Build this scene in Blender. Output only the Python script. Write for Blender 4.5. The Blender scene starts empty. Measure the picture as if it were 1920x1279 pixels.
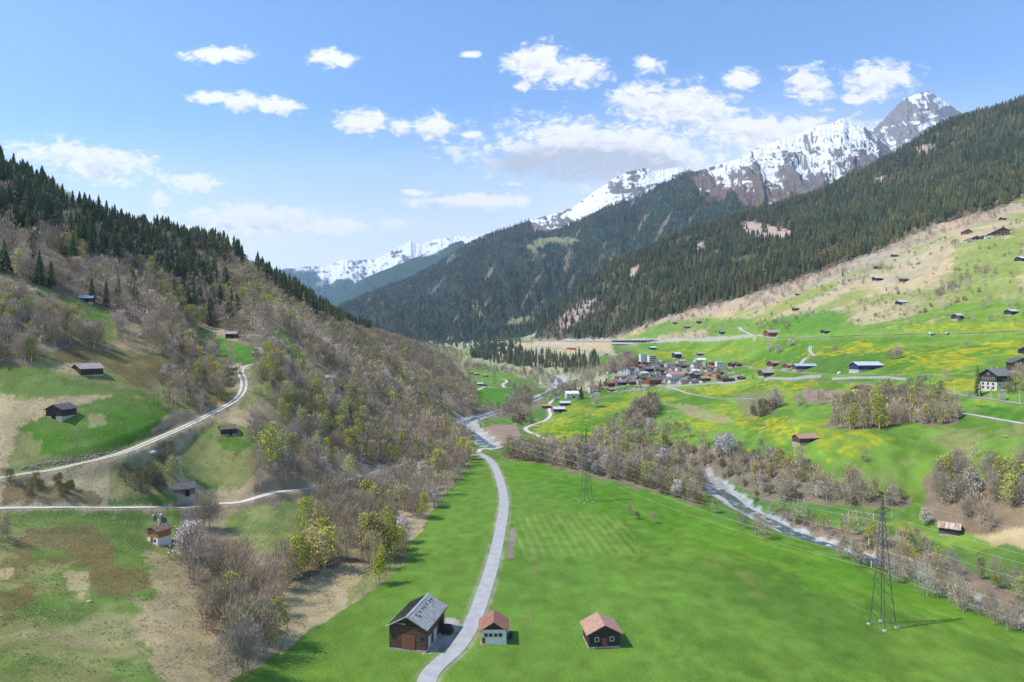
import bpy, math, random
import numpy as np
from mathutils import Vector, Matrix
R = math.radians
sc = bpy.context.scene
col = sc.collection
rng = np.random.default_rng(7)
random.seed(7)

# ------------------------------------------------------------------ camera
CAMZ = 72.0
F = 1280.0          # focal length in pixels of the 1920 px wide photograph
cam_data = bpy.data.cameras.new('camera')
cam = bpy.data.objects.new('camera', cam_data)
col.objects.link(cam)
cam.location = (0, 0, CAMZ)
cam.rotation_euler = (R(90), 0, 0)
cam_data.sensor_width = 36.0
cam_data.lens = 24.0
cam_data.clip_start = 1.0
cam_data.clip_end = 40000.0
sc.camera = cam

# ------------------------------------------------------------------ light
SUN_EL, SUN_AZ = R(54), math.atan2(-0.80, -0.16)      # azimuth measured from +Y towards +X
sun_vec = Vector((math.sin(SUN_AZ)*math.cos(SUN_EL), math.cos(SUN_AZ)*math.cos(SUN_EL), math.sin(SUN_EL)))
sl = bpy.data.lights.new('sun', 'SUN')
sl.energy = 4.0
sl.angle = R(0.8)
sl.color = (1.0, 0.95, 0.87)
so = bpy.data.objects.new('sun', sl)
so.rotation_euler = sun_vec.to_track_quat('Z', 'Y').to_euler()
so.location = (0, 0, 3000)
col.objects.link(so)

sc.view_settings.view_transform = 'Standard'
sc.view_settings.look = 'None'
sc.view_settings.exposure = 0.40
sc.view_settings.gamma = 1.0
sc.view_settings.use_curve_mapping = False
sc.cycles.max_bounces = 4
sc.cycles.diffuse_bounces = 2
sc.cycles.glossy_bounces = 1
sc.cycles.transmission_bounces = 1
sc.cycles.volume_bounces = 0
sc.cycles.transparent_max_bounces = 4
sc.cycles.use_denoising = True

# ------------------------------------------------------------------ world: sky with cumulus clouds
# every cloud: centre and half size as photograph pixels turned into directions (tangent plane of the valley axis)
CLOUDS = [  # px, py, half width, half height
    (405, 104, 60, 14), (620, 108, 38, 16), (885, 103, 22, 6), (395, 184, 30, 11), (450, 190, 34, 15), (520, 198, 38, 15), (678, 230, 42, 20),
    (752, 238, 20, 15), (815, 236, 34, 22), (100, 290, 78, 26), (195, 308, 88, 30), (360, 344, 52, 15), (300, 372, 16, 14),
    (470, 412, 150, 24), (590, 424, 130, 14), (900, 378, 100, 12), (1010, 120, 50, 30), (1075, 132, 80, 26), (980, 160, 14, 10),
    (1215, 122, 24, 14), (1390, 152, 30, 17), (1515, 160, 44, 30), (1655, 150, 58, 32), (1600, 186, 18, 9),
    (1200, 195, 64, 34), (1290, 205, 90, 36), (1370, 235, 80, 22), (1120, 285, 215, 56), (1010, 290, 90, 40), (1220, 290, 110, 46),
    (780, 362, 26, 6), (1450, 250, 180, 30), (960, 345, 20, 5), (885, 252, 18, 8)]

def build_world():
    w = bpy.data.worlds.new('World')
    sc.world = w
    w.use_nodes = True
    nt = w.node_tree
    nt.nodes.clear()
    N = lambda t, **k: _node(nt, t, **k)
    out = N('ShaderNodeOutputWorld')
    bg = N('ShaderNodeBackground')
    nt.links.new(bg.outputs[0], out.inputs[0])
    sky = N('ShaderNodeTexSky')
    sky.sky_type = 'NISHITA'
    sky.sun_disc = False
    sky.sun_elevation = SUN_EL
    sky.sun_rotation = SUN_AZ
    sky.altitude = 900
    sky.air_density = 1.0
    sky.dust_density = 0.6
    sky.ozone_density = 1.6
    STR = 0.12
    bg.inputs[1].default_value = STR
    tc = N('ShaderNodeTexCoord')
    sep = N('ShaderNodeSeparateXYZ')
    nt.links.new(tc.outputs['Generated'], sep.inputs[0])
    ay = _math(nt, 'MAXIMUM', _math(nt, 'ABSOLUTE', sep.outputs[1]), 0.05)
    a = _math(nt, 'DIVIDE', sep.outputs[0], ay)
    b = _math(nt, 'DIVIDE', sep.outputs[2], ay)
    P = N('ShaderNodeCombineXYZ')
    nt.links.new(a, P.inputs[0]); nt.links.new(b, P.inputs[1])
    # warped position
    nz = N('ShaderNodeTexNoise')
    nz.noise_dimensions = '3D'
    nz.inputs['Scale'].default_value = 11.0
    nz.inputs['Detail'].default_value = 9.0
    nz.inputs['Roughness'].default_value = 0.62
    stretch = N('ShaderNodeVectorMath', operation='MULTIPLY')
    nt.links.new(P.outputs[0], stretch.inputs[0]); stretch.inputs[1].default_value = (1.0, 1.7, 1.0)
    nt.links.new(stretch.outputs[0], nz.inputs['Vector'])
    def field(offy):
        cur = None
        for (px, py, rx, ry) in CLOUDS:
            sx, sy = F/rx, F/ry
            cx, cy = (px-960)/F, (640-py)/F + offy
            m = N('ShaderNodeVectorMath', operation='MULTIPLY_ADD')
            nt.links.new(P.outputs[0], m.inputs[0])
            m.inputs[1].default_value = (sx, sy, 0)
            m.inputs[2].default_value = (-cx*sx, -cy*sy, 0)
            ln = N('ShaderNodeVectorMath', operation='LENGTH')
            nt.links.new(m.outputs[0], ln.inputs[0])
            cur = ln.outputs['Value'] if cur is None else _math(nt, 'MINIMUM', cur, ln.outputs['Value'])
        return cur
    d0 = field(0.0)
    nzb = N('ShaderNodeTexNoise')
    nzb.inputs['Scale'].default_value = 42.0; nzb.inputs['Detail'].default_value = 8.0; nzb.inputs['Roughness'].default_value = 0.66
    nzb.inputs['Distortion'].default_value = 0.5
    nt.links.new(stretch.outputs[0], nzb.inputs['Vector'])
    nfac = _math(nt, 'ADD', _math(nt, 'MULTIPLY', _math(nt, 'SUBTRACT', nz.outputs[0], 0.5), 2.4), _math(nt, 'MULTIPLY', _math(nt, 'SUBTRACT', nzb.outputs[0], 0.5), 3.2))
    dens = _math(nt, 'ADD', _math(nt, 'SUBTRACT', 1.5, d0), nfac)
    mask = _sstep(nt, dens, 0.05, 1.0)
    # the belly: points with cloud above them are greyer
    d1 = field(-0.016)
    belly = _sstep(nt, _math(nt, 'ADD', _math(nt, 'SUBTRACT', 0.95, d1), _math(nt, 'MULTIPLY', nfac, 0.3)), -0.5, 0.9)
    # elongated grey underside of the largest cloud
    ccol = N('ShaderNodeMix', data_type='RGBA')
    ccol.inputs[6].default_value = (0.95/STR, 0.93/STR, 0.91/STR, 1)
    ccol.inputs[7].default_value = (0.50/STR, 0.51/STR, 0.53/STR, 1)
    big = N('ShaderNodeVectorMath', operation='MULTIPLY_ADD')
    nt.links.new(P.outputs[0], big.inputs[0])
    big.inputs[1].default_value = (F/210, F/44, 0); big.inputs[2].default_value = (-(1080-960)/210, -(640-308)/44, 0)
    bl = N('ShaderNodeVectorMath', operation='LENGTH'); nt.links.new(big.outputs[0], bl.inputs[0])
    bigm = _sstep(nt, _math(nt, 'SUBTRACT', 1.2, bl.outputs['Value']), 0.0, 0.7)
    bf = _math(nt, 'ADD', _math(nt, 'MULTIPLY', _math(nt, 'MULTIPLY', belly, _sstep(nt, nzb.outputs[0], 0.62, 0.36)), 0.75), _math(nt, 'MULTIPLY', _math(nt, 'MULTIPLY', bigm, _sstep(nt, b, 0.32, 0.25)), 0.95))
    nt.links.new(_math(nt, 'MINIMUM', bf, 1.0), ccol.inputs[0])
    # thin white veil near the horizon towards the head of the valley and the right
    nz2 = N('ShaderNodeTexNoise')
    nz2.inputs['Scale'].default_value = 3.0; nz2.inputs['Detail'].default_value = 5.0
    st2 = N('ShaderNodeVectorMath', operation='MULTIPLY')
    nt.links.new(P.outputs[0], st2.inputs[0]); st2.inputs[1].default_value = (1.0, 5.0, 1.0)
    nt.links.new(st2.outputs[0], nz2.inputs['Vector'])
    low = _math(nt, 'SUBTRACT', 1.0, _sstep(nt, b, 0.06, 0.36))
    right = _math(nt, 'MULTIPLY', _sstep(nt, a, -0.1, 0.5), _math(nt, 'SUBTRACT', 1.0, _sstep(nt, b, 0.2, 0.42)))
    veil = _math(nt, 'MULTIPLY', _math(nt, 'ADD', _math(nt, 'MULTIPLY', low, 1.05), _math(nt, 'MULTIPLY', right, 0.62)),
                 _math(nt, 'ADD', 0.55, _math(nt, 'MULTIPLY', nz2.outputs[0], 0.75)))
    veil = _math(nt, 'MINIMUM', veil, 0.92)
    hue = N('ShaderNodeMix', data_type='RGBA', blend_type='MULTIPLY')
    hue.inputs[0].default_value = 1.0
    nt.links.new(sky.outputs[0], hue.inputs[6])
    hue.inputs[7].default_value = SKYTINT
    v = N('ShaderNodeMix', data_type='RGBA')
    nt.links.new(veil, v.inputs[0]); nt.links.new(hue.outputs[2], v.inputs[6]); v.inputs[7].default_value = (0.86/STR, 0.88/STR, 0.90/STR, 1)
    mx = N('ShaderNodeMix', data_type='RGBA')
    nt.links.new(_math(nt, 'MULTIPLY', mask, 0.93), mx.inputs[0])
    nt.links.new(v.outputs[2], mx.inputs[6]); nt.links.new(ccol.outputs[2], mx.inputs[7])
    nt.links.new(mx.outputs[2], bg.inputs[0])

SKYTINT = (1.10, 1.36, 1.58, 1)

def _node(nt, t, **k):
    n = nt.nodes.new(t)
    for a, b in k.items():
        setattr(n, a, b)
    return n

def _math(nt, op, a, b=None, c=None, clamp=False):
    n = nt.nodes.new('ShaderNodeMath')
    n.operation = op
    n.use_clamp = clamp
    for i, x in enumerate((a, b, c)):
        if x is None: continue
        if isinstance(x, (int, float)): n.inputs[i].default_value = x
        else: nt.links.new(x, n.inputs[i])
    return n.outputs[0]

def _sstep(nt, x, lo, hi):
    n = nt.nodes.new('ShaderNodeMapRange')
    n.interpolation_type = 'SMOOTHSTEP'
    nt.links.new(x, n.inputs[0])
    n.inputs[1].default_value = lo; n.inputs[2].default_value = hi
    n.inputs[3].default_value = 0; n.inputs[4].default_value = 1
    return n.outputs[0]

build_world()

# ------------------------------------------------------------------ helpers
def tag(o, label=None, cat=None, group=None, kind=None):
    if label: o['label'] = label
    if cat: o['category'] = cat
    if group: o['group'] = group
    if kind: o['kind'] = kind
    return o

def np_mesh(name, V, T, mats, midx=None, colr=None, smooth=False, Q=None):
    """mesh from numpy arrays; T triangles (n,3) or Q quads (n,4); colr per vertex linear rgb"""
    me = bpy.data.meshes.new(name)
    V = np.ascontiguousarray(V, dtype=np.float32)
    F_ = np.ascontiguousarray(Q if Q is not None else T, dtype=np.int32)
    k = F_.shape[1]
    me.vertices.add(len(V)); me.vertices.foreach_set('co', V.ravel())
    me.loops.add(F_.size); me.loops.foreach_set('vertex_index', F_.ravel())
    me.polygons.add(len(F_)); me.polygons.foreach_set('loop_start', np.arange(0, F_.size, k, dtype=np.int32))
    if midx is not None: me.polygons.foreach_set('material_index', np.ascontiguousarray(midx, dtype=np.int32))
    me.polygons.foreach_set('use_smooth', np.full(len(F_), bool(smooth)))
    if colr is not None:
        at = me.color_attributes.new('Col', 'FLOAT_COLOR', 'POINT')
        c4 = np.ones((len(V), 4), dtype=np.float32); c4[:, :3] = colr
        at.data.foreach_set('color', c4.ravel())
    for m in mats: me.materials.append(m)
    me.update(calc_edges=True)
    return me

def link(name, me, parent=None):
    o = bpy.data.objects.new(name, me)
    col.objects.link(o)
    if parent: o.parent = parent
    return o

def vnoise(x, y, seed=0):
    xi = np.floor(x).astype(np.int64); yi = np.floor(y).astype(np.int64)
    xf = x-xi; yf = y-yi
    xf = xf*xf*(3-2*xf); yf = yf*yf*(3-2*yf)
    def h(a, b):
        n = (a*374761393 + b*668265263 + seed*974634777) & 0xffffffff
        n = ((n ^ (n >> 13))*1274126177) & 0xffffffff
        return ((n ^ (n >> 16)) & 0xffff)/65535.0
    return (h(xi, yi)*(1-xf)+h(xi+1, yi)*xf)*(1-yf)+(h(xi, yi+1)*(1-xf)+h(xi+1, yi+1)*xf)*yf

def fbm(x, y, oct=4, seed=0, gain=0.5):
    s = 0; a = 1; t = 0
    for i in range(oct):
        s = s+a*vnoise(x*2**i+17.3*i, y*2**i-9.1*i, seed+i); t += a; a *= gain
    return s/t      # 0..1

def ridged(x, y, oct=4, seed=0, gain=0.5):
    s = 0; a = 1; t = 0
    for i in range(oct):
        s = s+a*(1-np.abs(2*vnoise(x*2**i+7.7*i, y*2**i+3.3*i, seed+i)-1)); t += a; a *= gain
    return s/t

def sstep(x, lo, hi):
    t = np.clip((x-lo)/(hi-lo), 0, 1)
    return t*t*(3-2*t)

def pchip(x, y, xq):
    """monotone cubic; x (n,), y (n,...) -> (m,...)"""
    x = np.asarray(x, float); y = np.asarray(y, float)
    h = np.diff(x); sh = (-1,)+(1,)*(y.ndim-1)
    d = np.diff(y, axis=0)/h.reshape(sh)
    m = np.zeros_like(y)
    w1 = (2*h[1:]+h[:-1]).reshape(sh); w2 = (h[1:]+2*h[:-1]).reshape(sh)
    d0, d1 = d[:-1], d[1:]
    ok = (d0*d1) > 0
    with np.errstate(all='ignore'):
        hm = (w1+w2)/(w1/np.where(d0 == 0, 1, d0)+w2/np.where(d1 == 0, 1, d1))
    m[1:-1] = np.where(ok, hm, 0)
    m[0] = d[0]; m[-1] = d[-1]
    xq = np.clip(xq, x[0], x[-1])
    i = np.clip(np.searchsorted(x, xq)-1, 0, len(x)-2)
    t = ((xq-x[i])/h[i]).reshape(sh); hh = h[i].reshape(sh)
    return ((2*t**3-3*t**2+1)*y[i]+(t**3-2*t**2+t)*hh*m[i]+(-2*t**3+3*t**2)*y[i+1]+(t**3-t**2)*hh*m[i+1])

def poly_dist(px, py, poly):
    """signed distance (positive inside) to a polygon, numpy"""
    P = np.asarray(poly, float)
    inside = np.zeros(px.shape, bool); dist = np.full(px.shape, 1e9)
    n = len(P)
    for i in range(n):
        x0, y0 = P[i]; x1, y1 = P[(i+1) % n]
        if y0 != y1:
            c = ((y0 > py) != (y1 > py)) & (px < (x1-x0)*(py-y0)/(y1-y0)+x0)
            inside ^= c
        dx, dy = x1-x0, y1-y0
        t = np.clip(((px-x0)*dx+(py-y0)*dy)/(dx*dx+dy*dy+1e-9), 0, 1)
        dist = np.minimum(dist, (px-x0-t*dx)**2+(py-y0-t*dy)**2)
    return np.where(inside, 1, -1)*np.sqrt(dist)

def in_poly(px, py, poly):
    P = np.asarray(poly, float); inside = np.zeros(px.shape, bool); n = len(P)
    for i in range(n):
        x0, y0 = P[i]; x1, y1 = P[(i+1) % n]
        if y0 != y1:
            inside ^= ((y0 > py) != (y1 > py)) & (px < (x1-x0)*(py-y0)/(y1-y0)+x0)
    return inside

# ------------------------------------------------------------------ terrain heights
# columns of surveyed ground points: photo column -> (row, distance); 'z' entries give heights of ground out of sight
def Z(py, Y): return CAMZ-(py-640)/F*Y
COLS = {
 -600: ['z', (60,30),(110,34),(160,44),(220,70),(300,130),(380,200),(450,250),(600,260),(900,180),(1400,120),(2600,100)],
 -300: ['z', (60,20),(100,22),(150,27),(190,36),(230,50),(270,80),(330,130),(420,205),(480,240),(600,240),(900,150),(1400,110),(2600,100)],
 0: [('z',60,18),('z',110,17),(1178,130),(1100,150),(1030,170),(955,190),(900,205),(850,220),(760,242),(690,262),(650,272),(560,305),(500,335),(420,375),(360,425),(330,475),('z',600,205),('z',800,180),('z',1200,120),('z',2600,90)],
 200: [('z',60,14),('z',110,13),(1178,145),(1100,165),(1020,190),(955,213),(920,222),(860,232),(760,262),(690,290),(640,318),(600,345),(540,380),(480,430),(430,520),('z',650,158),('z',900,120),('z',1400,90),('z',2600,85)],
 300: [('z',60,12),('z',110,11),(1178,150),(1100,172),(1020,207),(955,225),(925,235),(870,247),(820,262),(760,285),(700,310),(650,340),(600,380),(550,430),(500,500),(450,585),('z',700,156),('z',950,120),('z',1400,85),('z',2600,80)],
 400: [('z',60,9),('z',110,8),(1178,158),(1100,182),(1020,215),(950,248),(900,262),(850,276),(810,287),(775,300),(720,333),(680,362),(640,410),(600,460),(550,520),(500,590),(465,650),('z',780,158),('z',1000,125),('z',1400,85),('z',2600,76)],
 480: [('z',60,5),('z',110,4),(1178,162),(1100,190),(1020,220),(940,252),(880,271),(820,291),(760,316),(700,346),(662,373),(620,440),(580,500),(540,570),(518,650),('z',760,133),('z',1000,110),('z',1400,80),('z',2600,74)],
 560: [('z',60,1),('z',110,.5),(1178,168),(1130,185),(1050,212),(980,246),(925,278),(880,296),(830,316),(780,346),(730,381),(690,420),(650,477),(610,560),(580,640),(562,720),('z',850,114),('z',1100,98),('z',1500,75),('z',2600,72)],
 640: [('z',60,0),('z',150,0),('z',192,0),(1060,213),(1000,243),(950,275),(900,310),(850,346),(800,386),(750,427),(710,479),(670,560),(635,680),(613,800),('z',900,90),('z',1100,83),('z',1500,70),('z',2600,68)],
 700: [('z',60,0),('z',205,0),(1040,228),(980,262),(930,300),(880,352),(840,400),(790,450),(750,500),(710,560),(670,680),(645,830),(629,1000),('z',1150,79),('z',1500,70),('z',2600,68)],
 760: [('z',60,0),('z',250,0),('z',268,.5),(940,300),(900,345),(870,390),(830,450),(790,510),(750,590),(710,700),(680,820),(657,980),(645,1120),('z',1300,66),('z',1600,64),('z',2200,64),('z',2600,68)],
 820: [('z',60,0),('z',330,0),('z',380,.5),('z',430,.8),(820,500),(780,580),(740,700),(715,820),(690,960),(674,1110),('z',1250,42),('z',1500,36),(655,2000),(645,2300),('z',2600,64)],
 870: [('z',60,0),('z',450,0),('z',560,0),('z',610,.6),(770,680),(745,760),(730,850),('z',930,11),('z',1000,8),(705,1150),(680,1500),(660,2000),(643,2300),('z',2600,66)],
 920: [('z',60,0),('z',500,0),('z',600,-.5),('z',700,0),('z',768,0),(740,900),(715,1080),(700,1200),(680,1550),(662,1900),(643,2200),('z',2600,70)],
 1000: [('z',60,0),('z',560,0),('z',620,3),('z',700,3),('z',850,0),('z',950,0),(722,1100),(705,1250),(690,1400),(675,1600),(655,1780),(641,1900),(632,1980),('z',2200,84),('z',2600,84)],
 1050: [('z',60,0),('z',450,0),('z',485,.2),(800,560),(775,625),(755,670),(745,720),('z',770,10),('z',830,3),('z',950,1.5),(715,1150),(695,1400),(665,1600),(650,1680),(641,1760),(620,1820),(600,1880),(585,1950),('z',2200,150),('z',2600,125)],
 1100: [('z',60,0),('z',400,0),(840,455),(810,520),(780,580),(755,650),(735,720),(722,770),('z',830,20),('z',950,14),('z',1100,12),(690,1300),(675,1450),(652,1580),(641,1660),(630,1720),(600,1780),(560,1900),(535,2020),('z',2300,225),('z',2600,195)],
 1150: [('z',60,0),('z',380,0),(850,430),(820,490),(800,540),(770,600),(745,680),(730,720),(715,770),(700,830),('z',900,32),('z',1000,27),(690,1200),(665,1380),(650,1470),(640,1530),(628,1590),(590,1680),(550,1800),(500,2000),('z',2300,282),('z',2600,250)],
 1200: [('z',60,0),('z',350,0),(870,395),(850,420),(820,460),(790,520),(765,590),(745,650),(725,720),(705,790),(685,860),(670,930),(655,1100),(640,1280),(630,1370),(610,1430),(580,1510),(530,1680),(480,1950),('z',2060,326),('z',2400,318),('z',2600,300)],
 1300: [('z',60,0),('z',345,.3),(880,370),(860,385),(830,410),(800,450),(770,510),(745,580),(725,650),(705,740),(685,830),(670,900),(655,980),(637,1050),(620,1120),(600,1190),(570,1280),(530,1420),(490,1650),(440,2050),('z',2150,392),('z',2600,330)],
 1400: [('z',60,0),('z',280,0),('z',318,.7),(900,335),(870,352),(840,375),(810,405),(780,440),(750,500),(725,570),(705,640),(685,720),(660,790),(635,830),(615,920),(590,1020),(560,1130),(530,1260),(480,1500),(430,1900),(405,2150),('z',2250,464),('z',2600,420)],
 1500: [('z',60,0),('z',265,.3),(950,290),(925,300),(890,312),(860,322),(830,335),(800,365),(770,405),(740,450),(715,500),(695,555),(670,620),(645,680),(632,700),(610,780),(580,880),(550,980),(520,1120),(480,1280),(430,1650),(385,2150),('z',2250,500),('z',2600,455)],
 1600: [('z',60,0),('z',250,.5),(975,270),(945,282),(915,290),(880,297),(850,305),(820,322),(795,345),(760,385),(735,415),(715,450),(695,495),(670,550),(645,605),(629,632),(600,720),(560,810),(530,890),(500,980),(480,1100),(440,1300),(390,1700),(340,2150),('z',2250,572),('z',2600,520)],
 1700: [('z',60,0),('z',215,0),('z',230,.5),(1010,248),(960,270),(930,280),(900,287),(870,293),(840,302),(810,318),(785,335),(760,352),(742,370),(715,410),(690,455),(665,500),(645,545),(628,575),(600,630),(570,700),(540,780),(510,870),(480,970),(450,1070),(420,1300),(350,1750),(285,2100),('z',2200,650),('z',2600,600)],
 1800: [('z',60,0),('z',195,0),('z',212,.5),(1040,229),(1010,240),(975,250),(940,258),(900,266),(870,275),(840,288),(800,308),(775,325),(750,345),(725,370),(700,405),(670,455),(645,510),(627,545),(600,580),(560,640),(520,710),(480,790),(450,860),(430,950),(405,1100),(350,1400),(280,1800),(230,2100),('z',2200,742),('z',2600,690)],
 1920: [('z',60,0),('z',178,0),('z',195,.5),(1090,204),(1040,216),(1000,225),(960,232),(920,240),(880,250),(840,262),(800,280),(770,300),(750,315),(730,335),(700,375),(670,420),(645,465),(622,500),(590,540),(550,590),(510,640),(480,700),(440,790),(410,880),(385,1000),(330,1250),(260,1650),(198,2000),('z',2100,765),('z',2600,720)],
 2200: ['z', (60,0),(145,0),(165,3),(180,10),(205,24),(240,40),(290,50),(350,62),(420,80),(500,110),(600,150),(720,210),(900,290),(1250,450),(1600,650),(1950,850),(2100,870),(2600,820)],
 2500: ['z', (60,0),(125,0),(150,8),(180,24),(215,40),(270,52),(330,66),(400,90),(500,130),(600,180),(720,240),(900,330),(1250,500),(1600,700),(1950,900),(2100,930),(2600,900)],
}
NU, NV = 1150, 950
U0, U1 = -1.2, 1.19
V0, V1 = math.log(45.0), math.log(2600.0)
ug = np.linspace(U0, U1, NU); vg = np.linspace(V0, V1, NV)
keys = sorted(COLS)
prof = []
for k in keys:
    L = COLS[k]
    if L[0] == 'z': pts = [(y, z) for (y, z) in L[1:]]
    else: pts = [(p[1], p[2]) if p[0] == 'z' else (p[1], Z(p[0], p[1])) for p in L]
    pts = sorted(pts)
    prof.append(pchip(np.log([p[0] for p in pts]), np.array([p[1] for p in pts]), vg))
prof = np.array(prof)                               # (ncols, NV)
ZG = pchip(np.array([(k-960)/F for k in keys]), prof, ug)   # (NU, NV)
# soften the creases between the columns (not on the flat valley floor)
for w in (9, 5):
    K = np.ones(2*w+1)/(2*w+1)
    S = np.apply_along_axis(lambda r: np.convolve(np.pad(r, w, 'edge'), K, 'valid'), 0, ZG)
    ZG = S
UG, VG = np.meshgrid(ug, vg, indexing='ij')
YG = np.exp(VG); XG = UG*YG
rough = sstep(ZG, 2.0, 9.0)
flatbox = 1-rough
amp = rough*(0.55+0.0016*YG*np.clip(YG/900, .3, 3))
ZG = ZG+amp*2.0*(fbm(XG/38, YG/38, 4, 3)-0.5)+rough*6*np.clip(YG/1100-.5, 0, 1.5)*(ridged(XG/190, YG/230, 3, 9)-0.6)
ZG += 0.25*(fbm(XG/25, YG/25, 2, 5)-0.5)

def height(x, y):
    x = np.asarray(x, float); y = np.maximum(np.asarray(y, float), 45.1)
    fu = np.clip((x/y-U0)/(U1-U0)*(NU-1), 0, NU-1.001); fv = np.clip((np.log(y)-V0)/(V1-V0)*(NV-1), 0, NV-1.001)
    i = fu.astype(int); j = fv.astype(int); a = fu-i; b = fv-j
    return (ZG[i, j]*(1-a)*(1-b)+ZG[i+1, j]*a*(1-b)+ZG[i, j+1]*(1-a)*b+ZG[i+1, j+1]*a*b)

def hit(px, py, ymin=60.0):
    """first ground point met by the line of sight through a photo pixel"""
    u = (px-960)/F
    ys = np.exp(np.linspace(math.log(ymin), V1-1e-4, 3000))
    g = height(u*ys, ys); r = CAMZ-(py-640)/F*ys
    k = np.argmax(g >= r) if (g >= r).any() else len(ys)-1
    y = ys[k]
    return Vector((u*y, y, float(height(u*y, y))))

def ground(x, y): return float(height(x, y))

def catmull(P, n=10):
    P = np.asarray(P, float)
    Q = np.vstack([2*P[0]-P[1], P, 2*P[-1]-P[-2]])
    out = []
    for i in range(1, len(Q)-2):
        for k in range(n):
            t = k/n
            out.append(0.5*((2*Q[i])+(-Q[i-1]+Q[i+1])*t+(2*Q[i-1]-5*Q[i]+4*Q[i+1]-Q[i+2])*t*t+(-Q[i-1]+3*Q[i]-3*Q[i+1]+Q[i+2])*t**3))
    out.append(Q[-2])
    return np.array(out)

def near_line(L, wmax):
    """for the terrain grid: distance to a polyline and index of the closest sample (only near it)"""
    D = np.full(ZG.shape, 1e9); K = np.zeros(ZG.shape, int)
    L = np.asarray(L)
    for i in range(len(L)-1):
        (x0, y0), (x1, y1) = L[i][:2], L[i+1][:2]
        ya, yb = max(46, min(y0, y1)-wmax), max(y0, y1)+wmax
        j0 = max(0, int((math.log(ya)-V0)/(V1-V0)*(NV-1))-1); j1 = min(NV, int((math.log(yb)-V0)/(V1-V0)*(NV-1))+3)
        us = [(x+s)/y for x in (min(x0, x1)-wmax, max(x0, x1)+wmax) for y in (ya, yb) for s in (0,)]
        i0 = max(0, int((min(us)-U0)/(U1-U0)*(NU-1))-1); i1 = min(NU, int((max(us)-U0)/(U1-U0)*(NU-1))+3)
        if i1 <= i0 or j1 <= j0: continue
        X = XG[i0:i1, j0:j1]; Yv = YG[i0:i1, j0:j1]
        dx, dy = x1-x0, y1-y0
        t = np.clip(((X-x0)*dx+(Yv-y0)*dy)/(dx*dx+dy*dy+1e-9), 0, 1)
        d = np.hypot(X-x0-t*dx, Yv-y0-t*dy)
        m = d < D[i0:i1, j0:j1]
        D[i0:i1, j0:j1][m] = d[m]; K[i0:i1, j0:j1][m] = (i+(t > .5))[m]
    return D, K

# ------------------------------------------------------------------ roads and tracks (flattened into the slope) and the river bed
ROADS = [  # name, material key, width, label, points in photo pixels or ('w', x, y)
 ('road', 'asphalt', 4.2, 'grey lane through the green valley field', [('w',-9.5,60),('w',-11.5,90),('w',-12.9,120),(800,1279),(858,1215),(885,1170),(908,1110),(926,1050),(940,985),(945,940),(937,900),(925,872),(910,858),(896,850)], 1),
 ('track', 'gravel', 3.0, 'gravel lane over the river bridge to the farm', [(896,850),(903,843),(930,841),(960,836),(1000,831),(1024,826),(1008,818),(990,810),(986,804),(1003,796),(1022,790),(1032,780),(1030,770),(1031,757),(1040,750)], 1),
 ('track', 'gravel', 3.2, 'pale farm lane above the chalet', [(-60,955),(0,954),(100,953),(200,954),(320,953),(400,948),(470,938),(560,922),(620,908),(680,893),(730,878),(768,869)], 1),
 ('track', 'ruts', 3.4, 'two-rut track climbing the hillside between the old barns', [(-60,905),(0,898),(60,888),(130,876),(200,859),(270,835),(340,806),(400,775),(440,752),(455,735),(457,715),(450,696),(462,688),(482,683)], 1),
 ('track', 'ruts', 3.0, 'upper rutted track beside the two barns', [(498,668),(492,658),(482,652)], 0),
 ('road', 'highway', 11.0, 'pale main road crossing the sunny slope', [(1920,622),(1850,625),(1780,627),(1700,628),(1600,629),(1500,631),(1440,634),(1380,634),(1300,637),(1220,640),(1150,640),(1100,641),(1050,641),(1000,641),(940,642),(900,643)], 1),
 ('railway_track', 'ballast', 3.6, 'single railway line with grey ballast', [(1920,760),(1860,750),(1800,741),(1740,732),(1690,724),(1640,720),(1560,717),(1500,715),(1440,712)], 0),
 ('track', 'gravel', 2.6, 'farm track along the yellow meadow to the village', [(1232,726),(1260,729),(1290,739),(1330,746),(1380,748),(1412,749)], 0),
 ('track', 'gravel', 3.0, 'pale track on the green terrace below the railway', [(1920,796),(1880,789),(1840,782),(1805,776)], 0),
 ('road', 'highway', 3.2, 'narrow lane past the long barns', [(1920,702),(1800,702),(1700,703),(1600,704),(1540,702),(1480,698),(1420,692),(1390,688),(1340,686)], 0),
 ('track', 'ruts', 2.4, 'rutted track zigzagging to the long barns', [(1520,648),(1519,660),(1526,668),(1512,672),(1504,680),(1500,686)], 0),
 ('track', 'gravel', 3.0, 'gravel lane off the main road above the red barn', [(1385,614),(1392,622),(1405,629),(1420,633)], 0),
 ('railway_track', 'gravel', 5.0, 'old rail bed beneath the main road', [(1180,668),(1150,666),(1110,660),(1070,656),(1020,652)], 0),
 ('track', 'gravel', 4.0, 'pale farm lanes in the far green field', [(896,732),(905,728),(912,726),(925,728),(945,729),(960,728)], 0),
 ('track', 'gravel', 4.0, 'pale lane down to the far river', [(925,712),(945,713),(951,717),(943,722),(946,728)], 0),
]
road_lines = []
VERGE = np.zeros(ZG.shape)
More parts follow.
